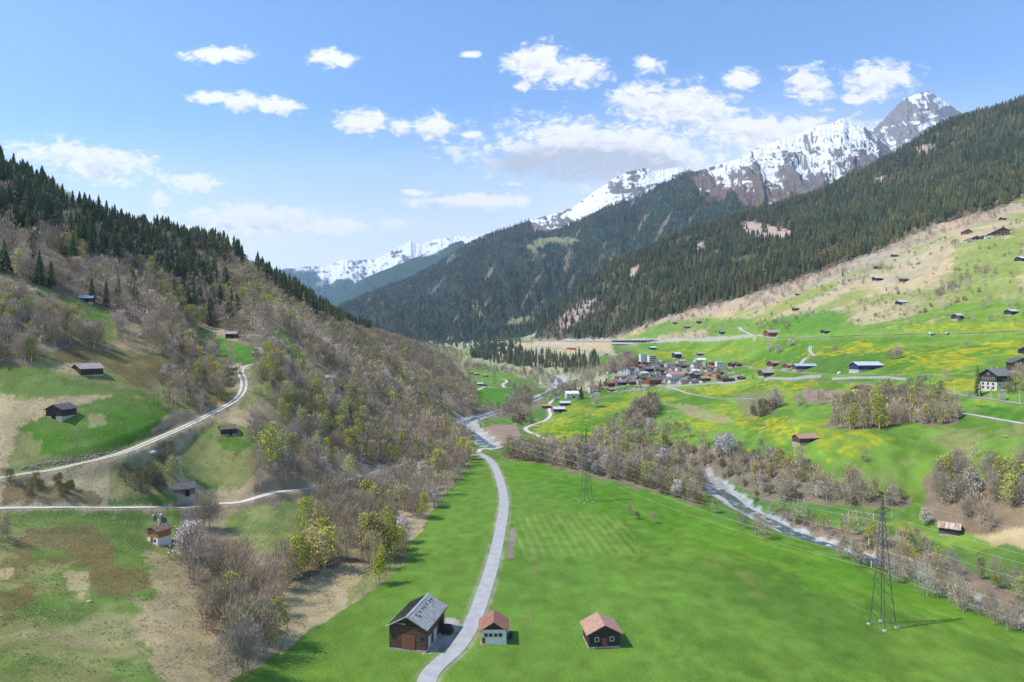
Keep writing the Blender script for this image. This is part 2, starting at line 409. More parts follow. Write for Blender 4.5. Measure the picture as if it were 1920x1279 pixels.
for (nm, mk, w, lab, pts, flat) in ROADS:
    W = []
    for p in pts:
        if p[0] == 'w': W.append((p[1], p[2]))
        else:
            h_ = hit(p[0], p[1], 100 if p[1] > 900 else 150); W.append((h_.x, h_.y))
    L = catmull(W, 12)
    z = height(L[:, 0], L[:, 1])
    for _ in range(3):
        zp = np.pad(z, 3, 'edge'); z = np.convolve(zp, np.ones(7)/7, 'valid')
    D, K = near_line(L, w*0.5+6)
    m = D < w*0.5+5
    f = 1-sstep(D, w*0.5+0.6, w*0.5+4.5)
    ZG = np.where(m, ZG*(1-f)+z[K]*f, ZG)
    VERGE = np.maximum(VERGE, 1-sstep(D, w*0.5+0.1, w*0.5+1.6+0.0015*YG))
    road_lines.append((nm, mk, w, lab, L, z))

RIVER = [(2300,132,4.5,5),(1920,178,4.2,4.5),(1800,199,4.5,4.5),(1700,218,5,5),(1600,238,5.5,5.5),(1500,260,6,6),(1430,285,5.6,5.2),(1392,306,6.8,5.8),(1358,332,8.5,5.5),(1330,358,7.5,4.2),(1290,388,6,5),
         (1230,408,5,4.5),(1150,426,5,4.5),(1060,442,5,4.5),(985,452,5.5,5),(936,468,7,6),(908,492,11,8),(885,535,14,9),(868,590,16,9),(878,640,12,7),(920,690,9,5),(962,760,9,5),(1003,880,11,7),(1030,960,12,8),(1048,1060,12,8),(1052,1150,14,9),(1046,1270,12,8),(1020,1400,9,6)]
RL = catmull([((p[0]-960)/F*p[1], p[1]) for p in RIVER], 8)
RW = np.interp(np.arange(len(RL))/8, np.arange(len(RIVER)), [p[2] for p in RIVER])
RWW = np.interp(np.arange(len(RL))/8, np.arange(len(RIVER)), [p[3] for p in RIVER])
zr = height(RL[:, 0], RL[:, 1]); zr = np.minimum.accumulate(zr[::-1])[::-1] if False else zr
for _ in range(6): zr = np.convolve(np.pad(zr, 5, 'edge'), np.ones(11)/11, 'valid')
zr = np.minimum(zr, 0.2+np.clip((RL[:, 1]-900)/900, 0, 1)*14)
RD, RK = near_line(RL, 34)
bank = RD/RW[RK]
bed = zr[RK]-2.6+0.5*(fbm(XG/5, YG/5, 3, 21)-.5)*2
taper = 4+np.clip(ZG-1, 0, 12)*1.3
f = 1-sstep(RD-RW[RK], -1.5, taper)
ZG = np.where((RD < RW[RK]+taper+1), np.minimum(ZG, ZG*(1-f)+bed*f), ZG)
# ------------------------------------------------------------------ what grows where (true ground colours)
C_ = dict(G=(.10,.185,.035), GF=(.125,.225,.032), GS=(.155,.265,.040), GP=(.235,.262,.085), Y=(.40,.36,.018), TAN=(.44,.35,.21), TANL=(.37,.30,.18), BR=(.165,.130,.055),
          OL=(.22,.235,.085), LIT=(.21,.165,.11), FF=(.105,.095,.05), SOIL=(.27,.20,.15), ROCK=(.42,.37,.31), GRV=(.42,.41,.385), DK=(.07,.105,.03), PG=(.33,.34,.20), MG=(.125,.20,.045))
PXG = 960+F*UG; PYG = 640+F*(CAMZ-ZG)/YG
COL = np.empty(ZG.shape+(3,)); COL[:] = C_['G']
wn1 = fbm(XG/9, YG/14, 4, 31)-.5; wn2 = fbm(XG/9+50, YG/14+80, 4, 37)-.5
wnf = fbm(XG/2.6, YG/4.2, 4, 33)-.5; wns = fbm(XG/1.8, YG/5, 3, 35)
wn3 = fbm(XG/45, YG/60, 3, 41)-.5; wn4 = fbm(XG/45+9, YG/60+5, 3, 43)-.5
def paint(poly, c, soft=6, warp=16, s=1.0, pn=0, pc=None, big=None):
    """pn>0: patchy, broken by noise of that wavelength"""
    global COL
    P = np.array(poly, float)
    x = PXG+wn1*warp*2+wn3*warp*2; y = PYG+wn2*warp+wn4*warp
    m = (x > P[:, 0].min()-soft) & (x < P[:, 0].max()+soft) & (y > P[:, 1].min()-soft) & (y < P[:, 1].max()+soft)
    if not m.any(): return
    d = poly_dist(x[m], y[m], P)
    d = d+wnf[m]*soft*4.5
    f = np.clip(.5+d/(soft*.6), 0, 1)*s
    if isinstance(c, str) and c == 'Y': f = f*.8*sstep(wns[m], .25, .70)
    if pn:
        n = fbm(XG[m]/pn, YG[m]/(pn*1.3), 4, int(pn*13)+len(poly))
        lo, hi = pc or (.42, .58)
        f = f*sstep(n+wnf[m]*.18, lo, hi)
    c = np.array(C_[c] if isinstance(c, str) else c)
    COL[m] = COL[m]*(1-f[:, None])+c*f[:, None]

# left side of the valley
paint([(-700,0),(900,560),(880,700),(880,790),(872,850),(876,880),(840,925),(806,965),(800,988),(768,1018),(764,1050),(722,1092),(660,1140),(590,1180),(420,1290),(-700,1290)], 'LIT', 3, 3)
paint([(-700,0),(900,560),(880,700),(880,790),(872,850),(876,880),(840,925),(806,965),(800,988),(768,1018),(764,1050),(722,1092),(660,1140),(590,1180),(420,1290),(-700,1290)], 'TANL', 5, 5, .8, 14)
paint([(-700,470),(0,470),(30,500),(100,545),(160,565),(225,600),(218,650),(150,640),(100,590),(0,560),(-700,560)], 'OL', 8, 10)
paint([(120,560),(190,575),(220,605),(210,640),(150,610)], 'MG', 8, 8, .9)
paint([(0,480),(40,490),(60,540),(0,560)], 'TANL', 8, 12, .8)
mead = [(-700,690),(0,690),(60,685),(90,660),(180,655),(260,655),(330,670),(390,690),(420,700),(440,740),(400,775),(340,806),(270,835),(200,859),(130,876),(0,898),(-700,905)]
paint(mead, 'OL', 6, 8)
paint(mead, 'BR', 6, 10, .9, 22, (.44,.54))
paint([(90,660),(250,655),(380,690),(370,710),(300,700),(230,680),(120,672)], 'BR', 6, 12, .75)
paint([(225,690),(330,680),(385,690),(350,725),(270,720)], 'BR', 6, 12, .9)
paint([(0,680),(90,690),(150,715),(250,725),(300,745),(200,745),(60,748),(0,745)], 'MG', 6, 12, .8)
paint([(100,690),(140,683),(195,680),(190,700),(120,703)], 'TAN', 4, 5, .8)
paint([(200,690),(245,715),(230,728),(160,715)], 'GP', 4, 6, .7)
paint([(-700,740),(0,742),(60,748),(110,742),(205,740),(190,752),(120,765),(70,790),(35,808),(25,830),(10,870),(0,890),(-700,900)], 'TAN', 5, 8, .85)
paint([(28,805),(60,795),(95,770),(140,765),(180,752),(235,742),(285,747),(325,772),(300,795),(280,815),(200,845),(110,858),(72,855),(85,830),(60,818)], 'MG', 5, 7)
paint([(28,805),(60,795),(95,770),(140,765),(180,752),(235,742),(285,747),(325,772),(300,795),(280,815),(200,845),(110,858),(72,855),(85,830),(60,818)], (.075,.19,.015), 6, 9, .8, 16, (.38,.6))
paint([(160,775),(195,770),(200,795),(170,795)], 'TAN', 5, 7, .6)
paint([(325,770),(430,745),(400,775),(290,825),(250,840),(280,812)], 'TANL', 5, 5, .9)
paint([(0,880),(150,850),(330,795),(330,808),(200,862),(0,902)], 'BR', 4, 6, .7, 12)
paint([(-700,905),(0,905),(130,880),(270,840),(340,810),(440,760),(470,770),(470,830),(480,900),(480,942),(330,950),(0,950),(-700,950)], 'TANL', 4, 6)
paint([(0,905),(60,893),(190,925),(180,945),(60,942),(0,948)], 'BR', 6, 9, .8)
paint([(210,880),(300,850),(340,870),(330,935),(210,940)], 'OL', 8, 10, .8)
paint([(340,820),(405,790),(465,800),(475,850),(480,905),(440,912),(380,915),(345,895),(330,850)], 'OL', 6, 7)
paint([(340,820),(405,790),(465,800),(475,850),(480,905),(440,912),(380,915),(345,895),(330,850)], 'MG', 6, 9, .9, 17, (.36,.52))
paint([(395,815),(450,815),(470,840),(440,850),(410,835)], (.07,.17,.02), 6, 5, .8)
paint([(205,938),(330,925),(335,945),(205,950)], 'MG', 4, 4)
paint([(370,612),(430,640),(492,655),(500,668),(470,690),(400,662),(365,640)], (.085,.21,.025), 4, 5)
paint([(360,590),(430,625),(450,640),(420,635),(370,612)], 'TANL', 4, 4)
paint([(370,662),(470,690),(440,700),(380,690)], 'TANL', 4, 5)
paint([(455,700),(480,690),(490,740),(470,775),(450,765),(462,735)], 'OL', 5, 5)
paint([(500,610),(530,622),(562,650),(580,695),(562,685),(520,645)], (.10,.19,.035), 4, 4)
paint([(555,680),(590,690),(650,706),(665,712),(630,728),(590,720)], 'OL', 4, 5)
lowm = [(-700,958),(0,958),(200,958),(330,958),(345,975),(330,1000),(330,1060),(345,1120),(380,1160),(400,1290),(-700,1290)]
paint(lowm, 'OL', 5, 6)
paint(lowm, 'MG', 8, 12, 1, 20, (.32,.46))
paint([(0,965),(120,960),(240,965),(260,1000),(200,1010),(100,1000),(0,985)], 'MG', 8, 12, .8)
# slurry arcs
paint([(30,1000),(110,985),(190,995),(215,1030),(225,1075),(170,1065),(100,1060),(40,1050),(0,1035)], 'BR', 8, 14, .85)
paint([(165,1055),(225,1060),(280,1075),(285,1095),(240,1118),(190,1120),(165,1095)], 'BR', 6, 9, .85)
paint([(0,1045),(60,1050),(40,1085),(0,1090)], 'BR', 8, 12, .6)
paint([(0,1110),(60,1095),(80,1105),(40,1150),(0,1178)], 'BR', 8, 12, .8)
paint([(55,1035),(120,1035),(130,1050),(60,1055)], 'MG', 6, 8, .8)
paint([(120,1080),(170,1070),(172,1100),(150,1120),(125,1110)], 'TAN', 6, 7, .7)
paint([(0,1070),(25,1065),(20,1080),(0,1085)], 'TAN', 4, 4, .7)
paint([(220,960),(330,960),(320,985),(300,990),(240,1000)], 'GP', 6, 8, .5, 10)
paint([(270,1040),(340,1060),(380,1130),(400,1290),(300,1290),(250,1180),(300,1120)], 'TANL', 10, 12, .8)
paint([(60,1130),(200,1120),(400,1150),(420,1290),(0,1290),(20,1180)], 'TANL', 14, 16, .5, 12, (.46,.6))
paint([(430,960),(480,945),(560,940),(575,965),(560,1020),(530,1050),(450,1020),(420,990)], 'OL', 6, 8)
paint([(430,960),(480,945),(560,940),(575,965),(560,1020),(530,1050),(450,1020),(420,990)], 'MG', 6, 8, .6, 9)
paint([(515,1290),(525,1160),(530,1110),(570,1090),(600,1075),(620,1060),(690,1065),(722,1085),(700,1105),(590,1180),(460,1290)], (.40,.325,.185), 6, 8)
paint([(690,1060),(750,1050),(766,1040),(765,1055),(722,1092),(690,1110),(640,1140)], 'OL', 6, 6, .9)
paint([(735,955),(760,965),(800,985),(768,1018),(750,1010),(745,985)], (.40,.325,.2), 4, 5)
paint([(800,925),(835,920),(815,950),(800,965),(785,960)], (.38,.31,.16), 4, 5)
paint([(820,790),(850,810),(880,840),(890,855),(860,862),(840,835)], (.37,.30,.15), 4, 5, .9)
# lush valley field
field = [(905,857),(940,856),(1000,868),(1100,888),(1200,915),(1310,948),(1380,985),(1490,1020),(1570,1042),(1680,1090),(1800,1140),(1930,1192),(2200,1290),(440,1290),(590,1182),(722,1093),(765,1052),(768,1018),(802,986),(806,965),(842,925),(878,882),(885,860)]
paint(field, 'GF', 3, 2)
paint([(950,860),(1000,868),(1200,915),(1400,990),(1700,1100),(1920,1190),(1500,1100),(1200,1000),(1000,900)], (.085,.215,.014), 25, 20, .7)
paint([(1150,960),(1350,1000),(1600,1090),(1920,1200),(1920,1279),(1300,1279),(1200,1100)], (.075,.155,.02), 30, 30, .6, 20, (.4,.62))
paint([(1250,1020),(1300,1030),(1480,1130),(1560,1178),(1500,1178),(1350,1080)], (.17,.19,.05), 12, 14, .6, 6)
paint([(990,1010),(1003,1010),(1012,1070),(1010,1100),(998,1178),(985,1178),(1000,1090)], (.17,.20,.05), 5, 4, .6)
paint([(1110,920),(1300,1000),(1500,1070),(1700,1125),(1920,1195),(1920,1200),(1700,1132),(1500,1078),(1290,1006)], (.15,.25,.03), 3, 2, .6)
paint([(1250,925),(1400,1005),(1560,1055),(1560,1060),(1395,1012),(1245,930)], (.15,.25,.03), 3, 2, .5)
# mown stripes
sel = in_poly(PXG, PYG, [(960,965),(1140,960),(1190,1000),(1200,1040),(975,1046)])
ph = np.sin((XG+0.10*YG)*2*np.pi/3.3+wn1*1.5)
COL[sel] = COL[sel]*(1-.42*np.clip(ph[sel], 0, 1)[:, None])+np.array((.26,.30,.075))*(.42*np.clip(ph[sel], 0, 1)[:, None])
sel = in_poly(PXG, PYG, [(958,990),(968,989),(964,1047),(949,1048)])
COL[sel] = np.array((.25,.19,.14))*(0.8+.5*fbm(XG/.9, YG/.9, 2, 3)[sel])[:, None]
paint([(806,1150),(845,1158),(862,1165),(850,1210),(790,1230),(800,1180)], (.40,.37,.32), 4, 4, .9)
# field corner by the bridge and the soil patch
paint([(900,862),(905,850),(945,856),(930,862)], 'G', 3, 3)
paint([(905,800),(925,790),(968,780),(975,800),(960,835),(925,833)], 'G', 3, 3)
paint([(908,802),(925,796),(968,796),(975,812),(972,832),(940,832),(918,822)], 'SOIL', 2, 2)
paint([(876,795),(905,790),(908,825),(940,835),(925,842),(890,815)], 'OL', 3, 4)
paint([(880,722),(905,728),(965,738),(955,765),(900,768),(884,745)], (.085,.22,.02), 2, 2)
paint([(870,690),(905,692),(1010,710),(990,722),(930,726),(880,714)], (.13,.24,.04), 2, 3)
# upper valley floor
paint([(700,655),(760,640),(1140,641),(1130,668),(1110,690),(1040,712),(1010,708),(920,692),(880,690),(800,680)], 'PG', 4, 6)
paint([(850,660),(900,648),(905,662),(870,670),(850,668)], 'GP', 3, 4)
paint([(960,641),(1150,641),(1150,665),(1040,660),(960,648)], 'TAN', 3, 5, .9)
paint([(1000,700),(1130,690),(1140,706),(1120,730),(1080,735),(1010,725)], 'PG', 4, 5)
# slope right of the river
slope = [(1040,775),(1060,760),(1110,745),(1200,735),(1420,700),(1920,640),(2600,600),(2600,1000),(1920,1000),(1700,1100),(1500,960),(1380,905),(1300,860),(1180,832),(1040,832),(990,815)]
paint(slope, 'GS', 4, 5)
paint(slope, (.075,.16,.02), 6, 8, .7, 30, (.45,.62))
paint([(1035,800),(1100,790),(1110,815),(1090,832),(1040,830),(1000,815)], (.065,.19,.012), 4, 5, .9)
paint(slope, 'Y', 8, 12, .75, 26, (.56,.64))
for P in ([(1090,775),(1150,752),(1195,745),(1180,765),(1110,785),(1060,812),(1040,805)], [(1230,715),(1300,720),(1400,735),(1380,742),(1280,735)], [(1340,755),(1400,752),(1460,775),(1500,800),(1490,820),(1440,800),(1380,785),(1345,770)],
          [(1540,820),(1600,812),(1680,822),(1650,845),(1560,852),(1520,842)], [(1440,720),(1600,722),(1500,735),(1400,740)], [(1350,775),(1440,790),(1530,840),(1450,830)],
          [(1820,750),(1920,765),(1920,772),(1830,762)], [(1650,1070),(1560,860),(1570,860)]):
    paint(P, 'Y', 8, 10, .85, 9, (.36,.5))
paint([(1240,755),(1290,760),(1330,770),(1380,790),(1350,795),(1290,778)], (.32,.27,.14), 3, 5, .8)
paint([(1500,730),(1580,735),(1590,752),(1510,755)], 'SOIL', 3, 3)
paint([(1810,775),(1920,790),(1920,790),(1830,760),(1920,772)], (.06,.19,.02), 3, 3)
# wooded banks, leaf litter
for P in ([(940,862),(945,845),(1000,835),(1040,832),(1120,838),(1180,828),(1260,832),(1340,838),(1430,858),(1490,868),(1560,900),(1650,930),(1720,930),(1700,955),(1560,950),(1430,935),(1380,908),(1330,890),(1320,950),(1200,915),(1100,888),(1000,868)],
          [(1400,965),(1480,962),(1560,985),(1640,1000),(1720,1030),(1820,1070),(1920,1120),(1920,1165),(1700,1080),(1600,1045),(1480,1000)],
          [(1735,900),(1800,880),(1850,900),(1920,890),(2200,890),(2200,1000),(1920,1000),(1850,1005),(1760,990),(1740,960)],
          [(1550,805),(1560,760),(1600,745),(1650,740),(1700,720),(1780,735),(1800,770),(1800,795),(1760,800),(1700,795),(1640,808)],
          [(850,760),(900,765),(990,770),(1000,735),(960,730),(1020,750),(985,790),(960,780),(870,795)]):
    paint(P, 'LIT', 4, 8)
paint([(1380,745),(1420,735),(1470,740),(1450,775),(1400,785)], 'LIT', 5, 8, .7)
paint([(1480,880),(1700,870),(1740,900),(1720,960),(1600,950)], 'OL', 12, 16, .5, 12)
paint([(1700,820),(1920,800),(1920,900),(1800,880),(1700,880)], 'OL', 10, 14, .8, 16, (.4,.55))
paint([(1830,1005),(1920,985),(2000,980),(2000,1030),(1920,1030),(1860,1018)], 'TAN', 4, 5, .9)
paint([(1440,940),(1700,960),(1740,1010),(1920,1070),(1920,1100),(1800,1060),(1640,995),(1560,975)], 'G', 4, 6)
paint([(1655,975),(1720,985),(1800,1020),(1920,1060),(1800,1035),(1700,1005)], 'Y', 5, 7, .7, 7)
# sunny slope above the main road
up = [(1140,641),(1200,600),(1300,575),(1400,545),(1550,500),(1750,420),(1860,390),(1920,370),(2600,250),(2600,640),(1920,645),(1500,660),(1300,690),(1200,662)]
paint(up, 'GS', 3, 4)
paint([(1180,642),(1920,626),(1920,700),(1500,690),(1400,700),(1230,672)], (.085,.20,.022), 5, 6, .7, 40)
for P in ([(1200,662),(1280,655),(1380,650),(1400,655),(1330,668),(1250,675)], [(1690,700),(1720,670),(1800,650),(1920,640),(1920,670),(1860,690),(1760,698)], [(1540,652),(1640,648),(1620,660),(1520,668)],
          [(1700,612),(1920,605),(1920,620),(1700,624)], [(1640,690),(1700,660),(1920,640),(1920,650),(1750,668)], [(1340,628),(1400,622),(1380,634),(1330,634)], [(1390,670),(1440,675),(1500,668),(1440,690),(1400,690)],
          [(1460,655),(1600,640),(1700,645),(1690,660),(1560,668)], [(1750,705),(1860,705),(1850,722),(1760,715)]):
    paint(P, 'Y', 6, 8, .9, 22, (.36,.5))
dry = [(1150,641),(1200,600),(1300,575),(1400,545),(1550,500),(1750,420),(1860,390),(1920,370),(2400,250),(2400,560),(1920,560),(1800,570),(1700,600),(1600,600),(1560,590),(1480,600),(1400,598),(1260,605),(1180,635)]
paint(dry, (.27,.29,.09), 6, 10, .9)
paint(dry, 'TAN', 6, 10, .95, 45, (.42,.56))
paint([(1180,635),(1260,600),(1340,598),(1420,605),(1400,632),(1200,638)], (.16,.25,.05), 5, 7, .8)
paint([(1140,642),(1180,600),(1300,572),(1400,545),(1550,498),(1750,418),(1900,375),(1920,392),(1760,445),(1560,530),(1420,575),(1300,598),(1200,615)], (.40,.31,.22), 4, 8, .9)
paint([(1620,560),(1680,500),(1760,460),(1840,470),(1800,500),(1720,530)], 'TAN', 6, 9, .9)
paint([(1580,600),(1600,580),(1700,560),(1800,565),(1760,600),(1640,620)], 'TAN', 6, 8, .8, 18, (.36,.5))
paint([(1440,600),(1560,580),(1600,590),(1560,620),(1440,628)], (.105,.23,.03), 6, 8, .9)
paint([(1800,470),(1920,440),(1920,560),(1820,560),(1760,530)], (.20,.27,.06), 8, 10, .8)
paint([(1060,642),(1140,640),(1180,620),(1150,600),(1040,600),(980,636)], (.42,.37,.32), 6, 8, .9)
paint([(1290,620),(1330,618),(1325,632),(1230,636),(1240,628)], 'TAN', 3, 5, .9)
paint([(960,700),(985,690),(1010,685),(1005,700),(980,712)], 'TAN', 3, 3)
# forest floor of the big spruce ridge
forest_poly = [(1000,636),(1040,638),(1150,634),(1250,595),(1400,555),(1550,505),(1660,465),(1750,425),(1850,395),(1920,372),(2600,240),(2600,-500),(1920,160),(1800,205),(1660,290),(1580,335),(1500,372),(1400,392),(1300,428),(1220,455),(1150,492),(1100,528),(1040,585)]
paint(forest_poly, 'FF', 4, 6)
clear_polys = [[(1385,420),(1410,415),(1480,432),(1492,448),(1430,452),(1395,440)], [(1720,275),(1755,272),(1750,285),(1715,290)], [(1640,335),(1662,330),(1655,345),(1635,345)],
               [(1040,605),(1080,570),(1120,560),(1110,590),(1060,625)], [(1180,505),(1200,500),(1195,520),(1180,525)], [(1310,455),(1325,450),(1318,470),(1305,478)]]
for P in clear_polys: paint(P, (.40,.31,.25), 3, 6)
paint([(1140,735),(1148,700),(1200,690),(1330,680),(1395,705),(1380,722),(1230,733)], (.33,.31,.25), 4, 6, .75, 14, (.38,.52))
paint([(1000,638),(1230,635),(1400,630),(1420,634),(1230,643),(1000,647)], 'ROCK', 2, 2, .9)
vg_ = (VERGE*sstep(wnf, -.35, .15)*.75)[..., None]
COL = COL*(1-vg_)+np.array((.36,.31,.21))*vg_
# river bed gravel
gf = (1-sstep(RD+wnf*9, RW[RK]-1.2, RW[RK]+.8))[..., None]
gf = gf*(1-sstep(ZG-(zr[RK]-2.2), .3, 1.6))[..., None]
gcol = np.array(C_['GRV'])*(0.75+.5*fbm(XG/1.5, YG/1.5, 3, 8))[..., None]
COL = COL*(1-gf)+gcol*gf
for P in ([(1322,870),(1330,868),(1350,915),(1340,925),(1318,890)], [(1345,900),(1352,893),(1375,925),(1362,930)]):
    paint(P, (.36,.33,.29), 2, 5)
# mottling at the scale of tufts and tussocks
tone = (0.70+0.60*fbm(XG/3.2, YG/4.6, 4, 51))*(.88+.24*fbm(XG/14, YG/22, 3, 52))
COL *= tone[..., None]
warm = (fbm(XG/60, YG/60, 3, 57)-.5)[..., None]
COL *= 1+warm*np.array((.35, .12, -.1))
COL = np.clip(COL, .004, .9)

# ------------------------------------------------------------------ materials
def mat_new(name, rough=0.9, spec=0.15):
    m = bpy.data.materials.new(name); m.use_nodes = True
    nt = m.node_tree; b = nt.nodes['Principled BSDF']
    b.inputs['Roughness'].default_value = rough
    b.inputs['Specular IOR Level'].default_value = spec
    return m, nt, b

def attr_mat(name, nscale=1.2, namt=0.35, bump=0.0, bscale=2.0, bdist=0.3, rough=0.95, objrand=0.0, detail=4):
    m, nt, b = mat_new(name, rough, 0.05)
    at = _node(nt, 'ShaderNodeAttribute', attribute_name='Col')
    geo = _node(nt, 'ShaderNodeNewGeometry')
    out = at.outputs['Color']
    if namt:
        nz = _node(nt, 'ShaderNodeTexNoise'); nz.inputs['Scale'].default_value = nscale; nz.inputs['Detail'].default_value = detail
        nz.inputs['Roughness'].default_value = .7
        nt.links.new(geo.outputs['Position'], nz.inputs['Vector'])
        f = _math(nt, 'ADD', _math(nt, 'MULTIPLY', nz.outputs[0], namt*2), 1-namt)
        v = _node(nt, 'ShaderNodeVectorMath', operation='SCALE')
        nt.links.new(out, v.inputs[0]); nt.links.new(f, v.inputs['Scale']); out = v.outputs[0]
    if objrand:
        oi = _node(nt, 'ShaderNodeObjectInfo')
        hsv = _node(nt, 'ShaderNodeHueSaturation')
        nt.links.new(_math(nt, 'ADD', _math(nt, 'MULTIPLY', oi.outputs['Random'], objrand), 1-objrand*.5), hsv.inputs['Value'])
        r2 = _math(nt, 'FRACT', _math(nt, 'MULTIPLY', oi.outputs['Random'], 37.7))
        nt.links.new(_math(nt, 'ADD', _math(nt, 'MULTIPLY', r2, .05), .475), hsv.inputs['Hue'])
        nt.links.new(_math(nt, 'ADD', _math(nt, 'MULTIPLY', r2, .4), .8), hsv.inputs['Saturation'])
        nt.links.new(out, hsv.inputs['Color'])
        om = _node(nt, 'ShaderNodeVectorMath', operation='MULTIPLY'); nt.links.new(hsv.outputs[0], om.inputs[0]); nt.links.new(oi.outputs['Color'], om.inputs[1]); out = om.outputs[0]
    nt.links.new(out, b.inputs['Base Color'])
    if bump:
        n2 = _node(nt, 'ShaderNodeTexNoise'); n2.inputs['Scale'].default_value = bscale; n2.inputs['Detail'].default_value = 6; n2.inputs['Roughness'].default_value = .65
        nt.links.new(geo.outputs['Position'], n2.inputs['Vector'])
        bp = _node(nt, 'ShaderNodeBump'); bp.inputs['Strength'].default_value = bump; bp.inputs['Distance'].default_value = bdist
        nt.links.new(n2.outputs[0], bp.inputs['Height']); nt.links.new(bp.outputs[0], b.inputs['Normal'])
    return m

def noise_mat(name, c1, c2, scale=1.0, rough=.85, bump=0.0, bdist=.05, detail=5, stretch=(1,1,1), metallic=0.0, wave=None, spec=.2, coord='Object'):
    m, nt, b = mat_new(name, rough, spec)
    b.inputs['Metallic'].default_value = metallic
    tc = _node(nt, 'ShaderNodeTexCoord')
    mp = _node(nt, 'ShaderNodeMapping'); mp.inputs['Scale'].default_value = stretch
    nt.links.new(tc.outputs[coord], mp.inputs[0])
    nz = _node(nt, 'ShaderNodeTexNoise'); nz.inputs['Scale'].default_value = scale; nz.inputs['Detail'].default_value = detail; nz.inputs['Roughness'].default_value = .65
    nt.links.new(mp.outputs[0], nz.inputs['Vector'])
    mx = _node(nt, 'ShaderNodeMix', data_type='RGBA')
    mx.inputs[6].default_value = (*c1, 1); mx.inputs[7].default_value = (*c2, 1)
    nt.links.new(_sstep(nt, nz.outputs[0], .3, .7), mx.inputs[0])
    out = mx.outputs[2]; hgt = nz.outputs[0]
    if wave:   # (axis, period in metres, darkness): planks, sheets, tiles
        ax, per, dk = wave
        sp = _node(nt, 'ShaderNodeSeparateXYZ'); nt.links.new(tc.outputs['Object'], sp.inputs[0])
        fr = _math(nt, 'FRACT', _math(nt, 'DIVIDE', sp.outputs['XYZ'.index(ax)], per))
        tri = _math(nt, 'ABSOLUTE', _math(nt, 'SUBTRACT', fr, .5))
        line = _sstep(nt, tri, .36, .5)
        v = _node(nt, 'ShaderNodeVectorMath', operation='SCALE')
        nt.links.new(out, v.inputs[0]); nt.links.new(_math(nt, 'SUBTRACT', 1, _math(nt, 'MULTIPLY', line, dk)), v.inputs['Scale']); out = v.outputs[0]
        hgt = _math(nt, 'ADD', _math(nt, 'MULTIPLY', hgt, .4), _math(nt, 'SUBTRACT', 1, line))
    nt.links.new(out, b.inputs['Base Color'])
    if bump:
        bp = _node(nt, 'ShaderNodeBump'); bp.inputs['Strength'].default_value = bump; bp.inputs['Distance'].default_value = bdist
        nt.links.new(hgt, bp.inputs['Height']); nt.links.new(bp.outputs[0], b.inputs['Normal'])
    return m

M = {}
M['ground'] = attr_mat('ground_cover', 1.9, .50, .8, 1.3, .5, detail=7)
M['asphalt'] = noise_mat('asphalt', (.33,.325,.32), (.42,.41,.40), .35, .9, bump=.2)
M['highway'] = noise_mat('pale_road', (.46,.44,.40), (.56,.53,.48), .05, .9, coord='Object')
M['gravel'] = noise_mat('gravel', (.50,.47,.42), (.62,.59,.54), .5, .95)
M['ballast'] = noise_mat('ballast', (.28,.26,.24), (.42,.39,.36), .9, .95)
M['ruts'] = noise_mat('rut_gravel', (.50,.48,.43), (.62,.60,.54), .5, .95)
M['rutgrass'] = noise_mat('rut_grass', (.20,.20,.08), (.30,.27,.14), .8, .95)

# ------------------------------------------------------------------ ground mesh
def grid_quads(nu, nv, off=0):
    i, j = np.meshgrid(np.arange(nu-1), np.arange(nv-1), indexing='ij')
    a = i*nv+j
    return (np.stack([a, a+nv, a+nv+1, a+1], -1).reshape(-1, 4)+off).astype(np.int32)
Vt = np.stack([XG, YG, ZG], -1).reshape(-1, 3)
terrain = link('terrain', np_mesh('terrain', Vt, None, [M['ground']], colr=COL.reshape(-1, 3), smooth=True, Q=grid_quads(NU, NV)))
tag(terrain, 'green valley floor and grassy hillsides on both sides of the river', kind='structure')

# roads as sheets above the bed
def ribbon(name, L, z, w, mat, off, parent=None, inner=None, smooth=True):
    P = np.asarray(L); T = np.gradient(P, axis=0); T /= np.linalg.norm(T, axis=1)[:, None]+1e-9
    Nn = np.stack([-T[:, 1], T[:, 0]], 1)
    a, b = (-.5, .5) if inner is None else inner
    fr = np.linspace(a, b, 3)
    rows = []
    for s in fr:
        q = P+Nn*w*s
        rows.append(np.column_stack([q, z+off]))
    V = np.stack(rows, 1).reshape(-1, 3); n = len(P)
    Q = []
    for k in range(n-1):
        for c in range(2):
            A = k*3+c
            Q.append((A, A+1, A+4, A+3))
    return V, np.array(Q)[:, ::-1]

def resample(L, z, step):
    d = np.concatenate([[0], np.cumsum(np.hypot(*np.diff(L, axis=0).T))])
    s = np.linspace(0, d[-1], max(3, int(d[-1]/step)))
    return np.column_stack([np.interp(s, d, L[:, 0]), np.interp(s, d, L[:, 1])]), np.interp(s, d, z)

